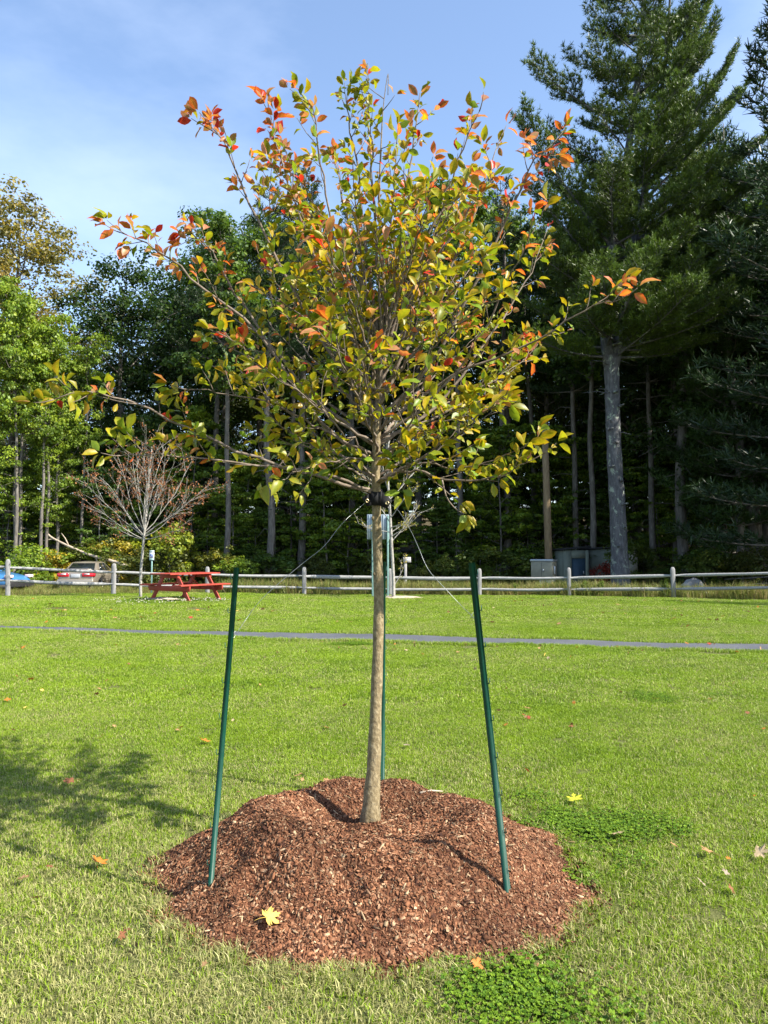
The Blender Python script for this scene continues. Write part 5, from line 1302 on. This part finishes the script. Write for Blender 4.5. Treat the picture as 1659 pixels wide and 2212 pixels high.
# shrubs and weeds in front of the wood
for k in range(56):
    px = -30 + (k + rng.uniform(0, 1)) * 1720 / 56
    x0 = at(px, 40); Y = float(yf(x0)) + rng.uniform(13.5, 18.5)
    if 130 < px < 260: Y = max(Y, 40.5)
    if 1130 < px < 1400: Y = max(Y, 41.5)
    left = px < 520
    col = [YL, LT, OL, (.13, .15, .02)][int(rng.integers(4))] if left else [(.07, .11, .018), OL, MD][int(rng.integers(3))]
    auto(plant('shrub', 'shrub' if k % 3 else 'shrub2', at(px, Y), Y, rng.uniform(.8, 2.1), col, 'x', 'shrub', 'wild shrubs in front of the wood', wide=rng.uniform(.9, 1.5)), 'wild shrub', px, Y, col)
q = at(365, 39.0); plant('shrub', 'shrub', q, 39.0, 2.9, (.15, .20, .02), 'bright yellow green bush behind the disabled parking sign', 'shrub', wide=1.0)
plant('shrub', 'shrub2', at(128, 39.6), 39.6, 1.6, (.30, .26, .03), 'yellow bush just left behind the tan sedan', 'shrub', wide=1.2)
plant('shrub', 'shrub', at(1352, 36.8), 36.8, 2.4, (.06, .10, .012), 'green maple sprout in front of the olive shed', 'shrub', wide=.8)
plant('shrub', 'shrub2', at(1305, 37.5), 37.5, 1.35, (.20, .03, .02), 'dark red leaved sprout beside the big pine trunk', 'shrub', wide=.9)
for px, h in ((1262, .42), (1436, .5), (1365 + 75, .3), (1298, .45), (1430, .35), (1113, .35)):
    Y = float(yf(at(px, 24.5))) + .1; auto(plant('weed', 'shrub2', at(px, Y), Y, h, (.10, .16, .025), 'x', 'weed', 'weeds along the right fence', wide=.5), 'weed at fence foot', px, Y, 'pale green', True)

# ---- the big pine on the right
PY = 33.0; pb = P(1342, 1292, PY); bz = gzf(pb.x, PY); PB = np.array([pb.x, PY, bz])
big = empty('white_pine', tuple(PB), 0, 'huge white pine with forked lichen spotted trunk right of the wooden pole', 'tree')
old_rng = rng; rng = np.random.default_rng(41)
wood = MB(); tufts = []
w0 = lambda px, py, dy=0.0: np.array(P(px, py, PY + dy)) - PB
main = smooth_path([np.array([0.02, 0, -.6])] + [w0(*a) for a in ((1339, 1220), (1334, 1100), (1328, 1000), (1324, 900), (1322, 820), (1319, 770))], 26)
wood.tube(main, np.interp(np.linspace(0, 1, 26), [0, .08, .2, .6, 1], [.54, .44, .36, .31, .33]) * (1 + .04 * np.sin(np.arange(26) * 2.1)), 18)
stemA = smooth_path([w0(*a) for a in ((1316, 790), (1308, 700), (1318, 560), (1345, 400), (1372, 220), (1388, 50), (1396, -120), (1400, -320))], 30)
stemB = smooth_path([w0(*a) for a in ((1326, 790), (1342, 700, .2), (1362, 560, .5), (1392, 420, .6), (1418, 260, .6), (1440, 110, .5), (1450, -60, .4))], 30)
wood.tube(stemA, np.linspace(.27, .05, 30), 12); wood.tube(stemB, np.linspace(.25, .04, 30), 12)
for py, px, s in ((850, 1322, 1), (930, 1310, -1), (958, 1328, 1), (1010, 1312, -1), (1090, 1340, 1), (1140, 1345, -1), (1180, 1330, 1), (880, 1335, 1), (1040, 1338, -1)):
    c = w0(px, py); c[1] -= .34; ball(wood, c, .075, n=8, squash=.9); a = rng.uniform(-2.6, -.5); wood.tube([c, c + np.array([math.cos(a) * .25, math.sin(a) * .25, .02])], [.05, .035], 6)
def limb_to(st, px, py, dy, r=.07, dens=1.0, bare=.3):
    a = np.array(st); b = w0(px, py, dy); v = b - a; ln = np.linalg.norm(v); el = math.asin(v[2] / ln) - .12; pine_limb(wood, tufts, a, math.atan2(v[1], v[0]), el, ln * 1.02, r, .07, dens, bare)
for st, px, py, dy, bare in ((stemA[15], 1158, 130, -.6, .42), (stemA[9], 1128, 268, -.4, .25), (stemA[7], 1170, 395, -1.2, .2), (stemA[4], 1195, 520, -1.0, .2), (stemB[17], 1575, 92, .2, .3), (stemB[14], 1622, 178, .1, .3), (stemB[11], 1655, 265, -.3, .3), (stemB[9], 1640, 330, -.8, .3), (stemA[22], 1262, -30, -.3, .15), (stemA[20], 1275, 60, -.6, .15), (stemB[22], 1530, 10, .2, .15), (stemB[20], 1545, 60, -.4, .2), (stemA[3], 1230, 640, -.8, .15), (stemB[4], 1560, 560, -1.0, .25), (stemB[2], 1600, 660, -1.4, .3), (stemB[6], 1640, 470, -1.0, .3), (stemA[18], 1290, 160, -1.0, .1)):
    limb_to(st, px, py, dy, .075, 2.1, bare)
for q in range(128):
    f = (q + rng.random()) / 128; st = stemA if q % 2 else stemB; i = int(1 + f * 26); az = q * 2.4 + rng.uniform(-.4, .4)
    ln = (5.0 - 1.9 * f ** 1.5) * rng.uniform(.65, 1.05) * (.85 if math.cos(az) < -.2 else 1.05); pine_limb(wood, tufts, st[i], az, .02 + .5 * f + rng.uniform(-.08, .2), ln, .065 * (1 - .5 * f), .11, 1.75, .2)
for q in range(9):
    a = rng.uniform(-3.0, .2); i = int(rng.integers(8, 26)); l = rng.uniform(.6, 2.0); b = main[i]; wood.tube([b, b + np.array([math.cos(a) * l * .5, math.sin(a) * l * .5, .05]), b + np.array([math.cos(a) * l, math.sin(a) * l, -.1])], [.03, .02, .008], 4, cap=False)
wood.build('trunk', 'pine_bark', big, smooth=True)
cs, ds, C = tuft_arrays(tufts); crn = needle_mesh(cs, ds, 11, .20, .030, C).build('crown', 'needles', big, colname='lc'); crn.color = (.075, .122, .014, 1)
rng = old_rng
# pines standing at the right, some outside the picture: they shade the right half of the wood
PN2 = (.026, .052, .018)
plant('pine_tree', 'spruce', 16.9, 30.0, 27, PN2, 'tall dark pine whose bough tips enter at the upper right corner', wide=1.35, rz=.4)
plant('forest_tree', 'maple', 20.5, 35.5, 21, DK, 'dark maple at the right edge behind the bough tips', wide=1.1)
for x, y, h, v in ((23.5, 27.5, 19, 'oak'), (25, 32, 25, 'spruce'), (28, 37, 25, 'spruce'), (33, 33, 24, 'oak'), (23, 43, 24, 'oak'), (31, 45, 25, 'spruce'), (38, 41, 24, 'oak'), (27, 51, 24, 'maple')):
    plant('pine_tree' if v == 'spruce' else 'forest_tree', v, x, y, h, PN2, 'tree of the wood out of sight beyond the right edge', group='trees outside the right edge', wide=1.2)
plant('pine_tree', 'spruce', 27.4, 12.6, 20.0, PN2, 'pine right of the photo whose shadow tip crosses the lawn', wide=1.0)

# ---- brown leaved young tree by the picnic table
def young(px_base, py_base, Y, label, way, ends, colr, nleaf, lsz, r0, barkm, name, wind=1.0, seed=5):
    global rng
    old = rng; rng = np.random.default_rng(seed)
    b = P(px_base, py_base, Y); B = np.array([b.x, Y, gzf(b.x, Y)]); root = empty(name, tuple(B), 0, label, 'tree')
    wood = MB(); tp_ = smooth_path([np.array([0, 0, -.2])] + [np.array(P(a, c, Y)) - B for a, c in way], 16); wood.tube(tp_, np.linspace(r0, r0 * .28, 16), 9)
    lv = []
    def br(p, d, ln, r, lvl):
        n = 6; pts = [p]; dd = d / np.linalg.norm(d)
        for k in range(n): dd = dd + rng.normal(0, .09, 3) + np.array([0, 0, .05 * wind]); dd /= np.linalg.norm(dd); pts.append(pts[-1] + dd * ln / n)
        pts = np.array(pts); wood.tube(pts, r * np.linspace(1, .3, n + 1), 4 if lvl else 5, cap=False)
        if lvl < 2:
            for k in range(7 if lvl == 0 else 4):
                t = rng.uniform(.25, .98); i = min(int(t * n), n - 1); dr, s, u = frame(pts[i + 1] - pts[i]); a = rng.uniform(0, 6.28)
                br(pts[i] + (pts[i + 1] - pts[i]) * (t * n - i), dr + (math.cos(a) * s + math.sin(a) * u) * .62, ln * rng.uniform(.22, .42), r * .42, lvl + 1)
        for k in range(3 + 2 * lvl):
            t = rng.uniform(.3, 1); i = min(int(t * n), n - 1); lv.append(pts[i] + (pts[i + 1] - pts[i]) * (t * n - i) + rng.normal(0, .03, 3))
    for (sy_, ex, ey, dy) in ends:
        ys = [c for a, c in way][::-1]; xs_ = [a for a, c in way][::-1]; s0 = np.array(P(np.interp(sy_, ys, xs_), sy_, Y)) - B; e0 = np.array(P(ex, ey, Y + dy)) - B
        v = e0 - s0; ln = np.linalg.norm(v); br(s0, v / ln - np.array([0, 0, .10]), ln, r0 * .30, 0)
    wood.build('trunk', barkm, root, smooth=True)
    lv = np.array(lv)[rng.permutation(len(lv))]; n = nleaf; base = lv[rng.integers(0, len(lv), n)] + rng.normal(0, .035, (n, 3)) - np.array([0, 0, .02])
    C = np.array(colr)[rng.integers(0, len(colr), n)] * rng.uniform(.7, 1.25, (n, 1)); V, F, C4 = leaf_quads(base, rng.normal(0, 1, (n, 3)) + np.array([0, 0, .2]), lsz * rng.uniform(.6, 1.3, n), C)
    cr = MB().add(V, [F], C4).build('crown', 'dry_leaf', root, colname='lc'); rng = old; return root
brown = [(.24, .085, .035), (.29, .12, .045), (.17, .06, .026), (.33, .15, .05)]
young(304, 1293, 22.2, 'small young tree with withered brown leaves beside the picnic table', [(304, 1240), (310, 1170), (315, 1120), (320, 1060), (325, 1000), (328, 965)],
      [(1165, 200, 1095, -.3), (1165, 215, 1140, .3), (1160, 190, 1050, .4), (1158, 225, 1020, -.4), (1150, 250, 985, .3), (1150, 275, 965, -.3), (1140, 300, 955, .4), (1135, 335, 950, -.3), (1140, 360, 965, .5), (1145, 385, 990, -.4), (1150, 410, 1015, .3), (1155, 425, 1045, -.2), (1160, 430, 1095, .3), (1165, 420, 1130, -.4), (1150, 300, 1010, -.9), (1150, 350, 1030, .9), (1120, 270, 1000, .8), (1120, 370, 1000, -.8), (1160, 240, 1080, .9), (1160, 390, 1080, -.9)], brown, 3000, .056, .046, 'pale_bark', 'young_tree', 1.0, 5)
yl = [(.34, .30, .04), (.28, .28, .04), (.40, .30, .05)]
young(850, 1284, 23.9, 'slender sapling with bare twigs and few yellow leaves behind the staked trunk', [(850, 1255), (846, 1180), (842, 1100), (838, 1040), (838, 980), (842, 920), (846, 870)],
      [(1160, 905, 1105, -.3), (1150, 912, 1120, .3), (1170, 895, 1090, .6), (1150, 770, 1130, .0), (1130, 790, 1060, .4), (1120, 900, 1050, -.5), (1100, 780, 1010, -.4), (1080, 910, 990, .4), (1060, 800, 950, .3), (1040, 890, 920, -.3), (1000, 820, 890, .2), (960, 870, 860, -.2), (1265, 876, 1215, .1), (1140, 880, 1130, -.6)], yl, 620, .055, .060, 'pale_bark', 'young_tree', .8, 9)

# ---- fallen dead trunk at the left of the wood
fy = 39.3; a = np.array(P(120, 1166, fy + 1.2)); b = np.array(P(292, 1231, fy - .4)); ft = empty('fallen_tree', tuple(b), 0, 'bare fallen tree trunk leaning down behind the tan sedan', 'trunk')
mid = smooth_path([a - b + np.array([-.6, .3, .35]), a - b, (a - b) * .6 + np.array([0, 0, -.12]), (a - b) * .3, np.array([0, 0, 0]), np.array([.5, -.2, -.35])], 18)
MB().tube(mid, np.linspace(.045, .105, 18), 9).build('stem', 'dead_wood', ft, smooth=True)
for t, dx, dz in ((5, -.5, .7), (8, .3, -.8), (3, -.7, -.1)):
    MB().tube([mid[t], mid[t] + np.array([dx * .5, .1, dz * .6]), mid[t] + np.array([dx, .2, dz])], [.04, .03, .012], 5).build('broken_limb', 'dead_wood', ft, smooth=True)

finish_labels()
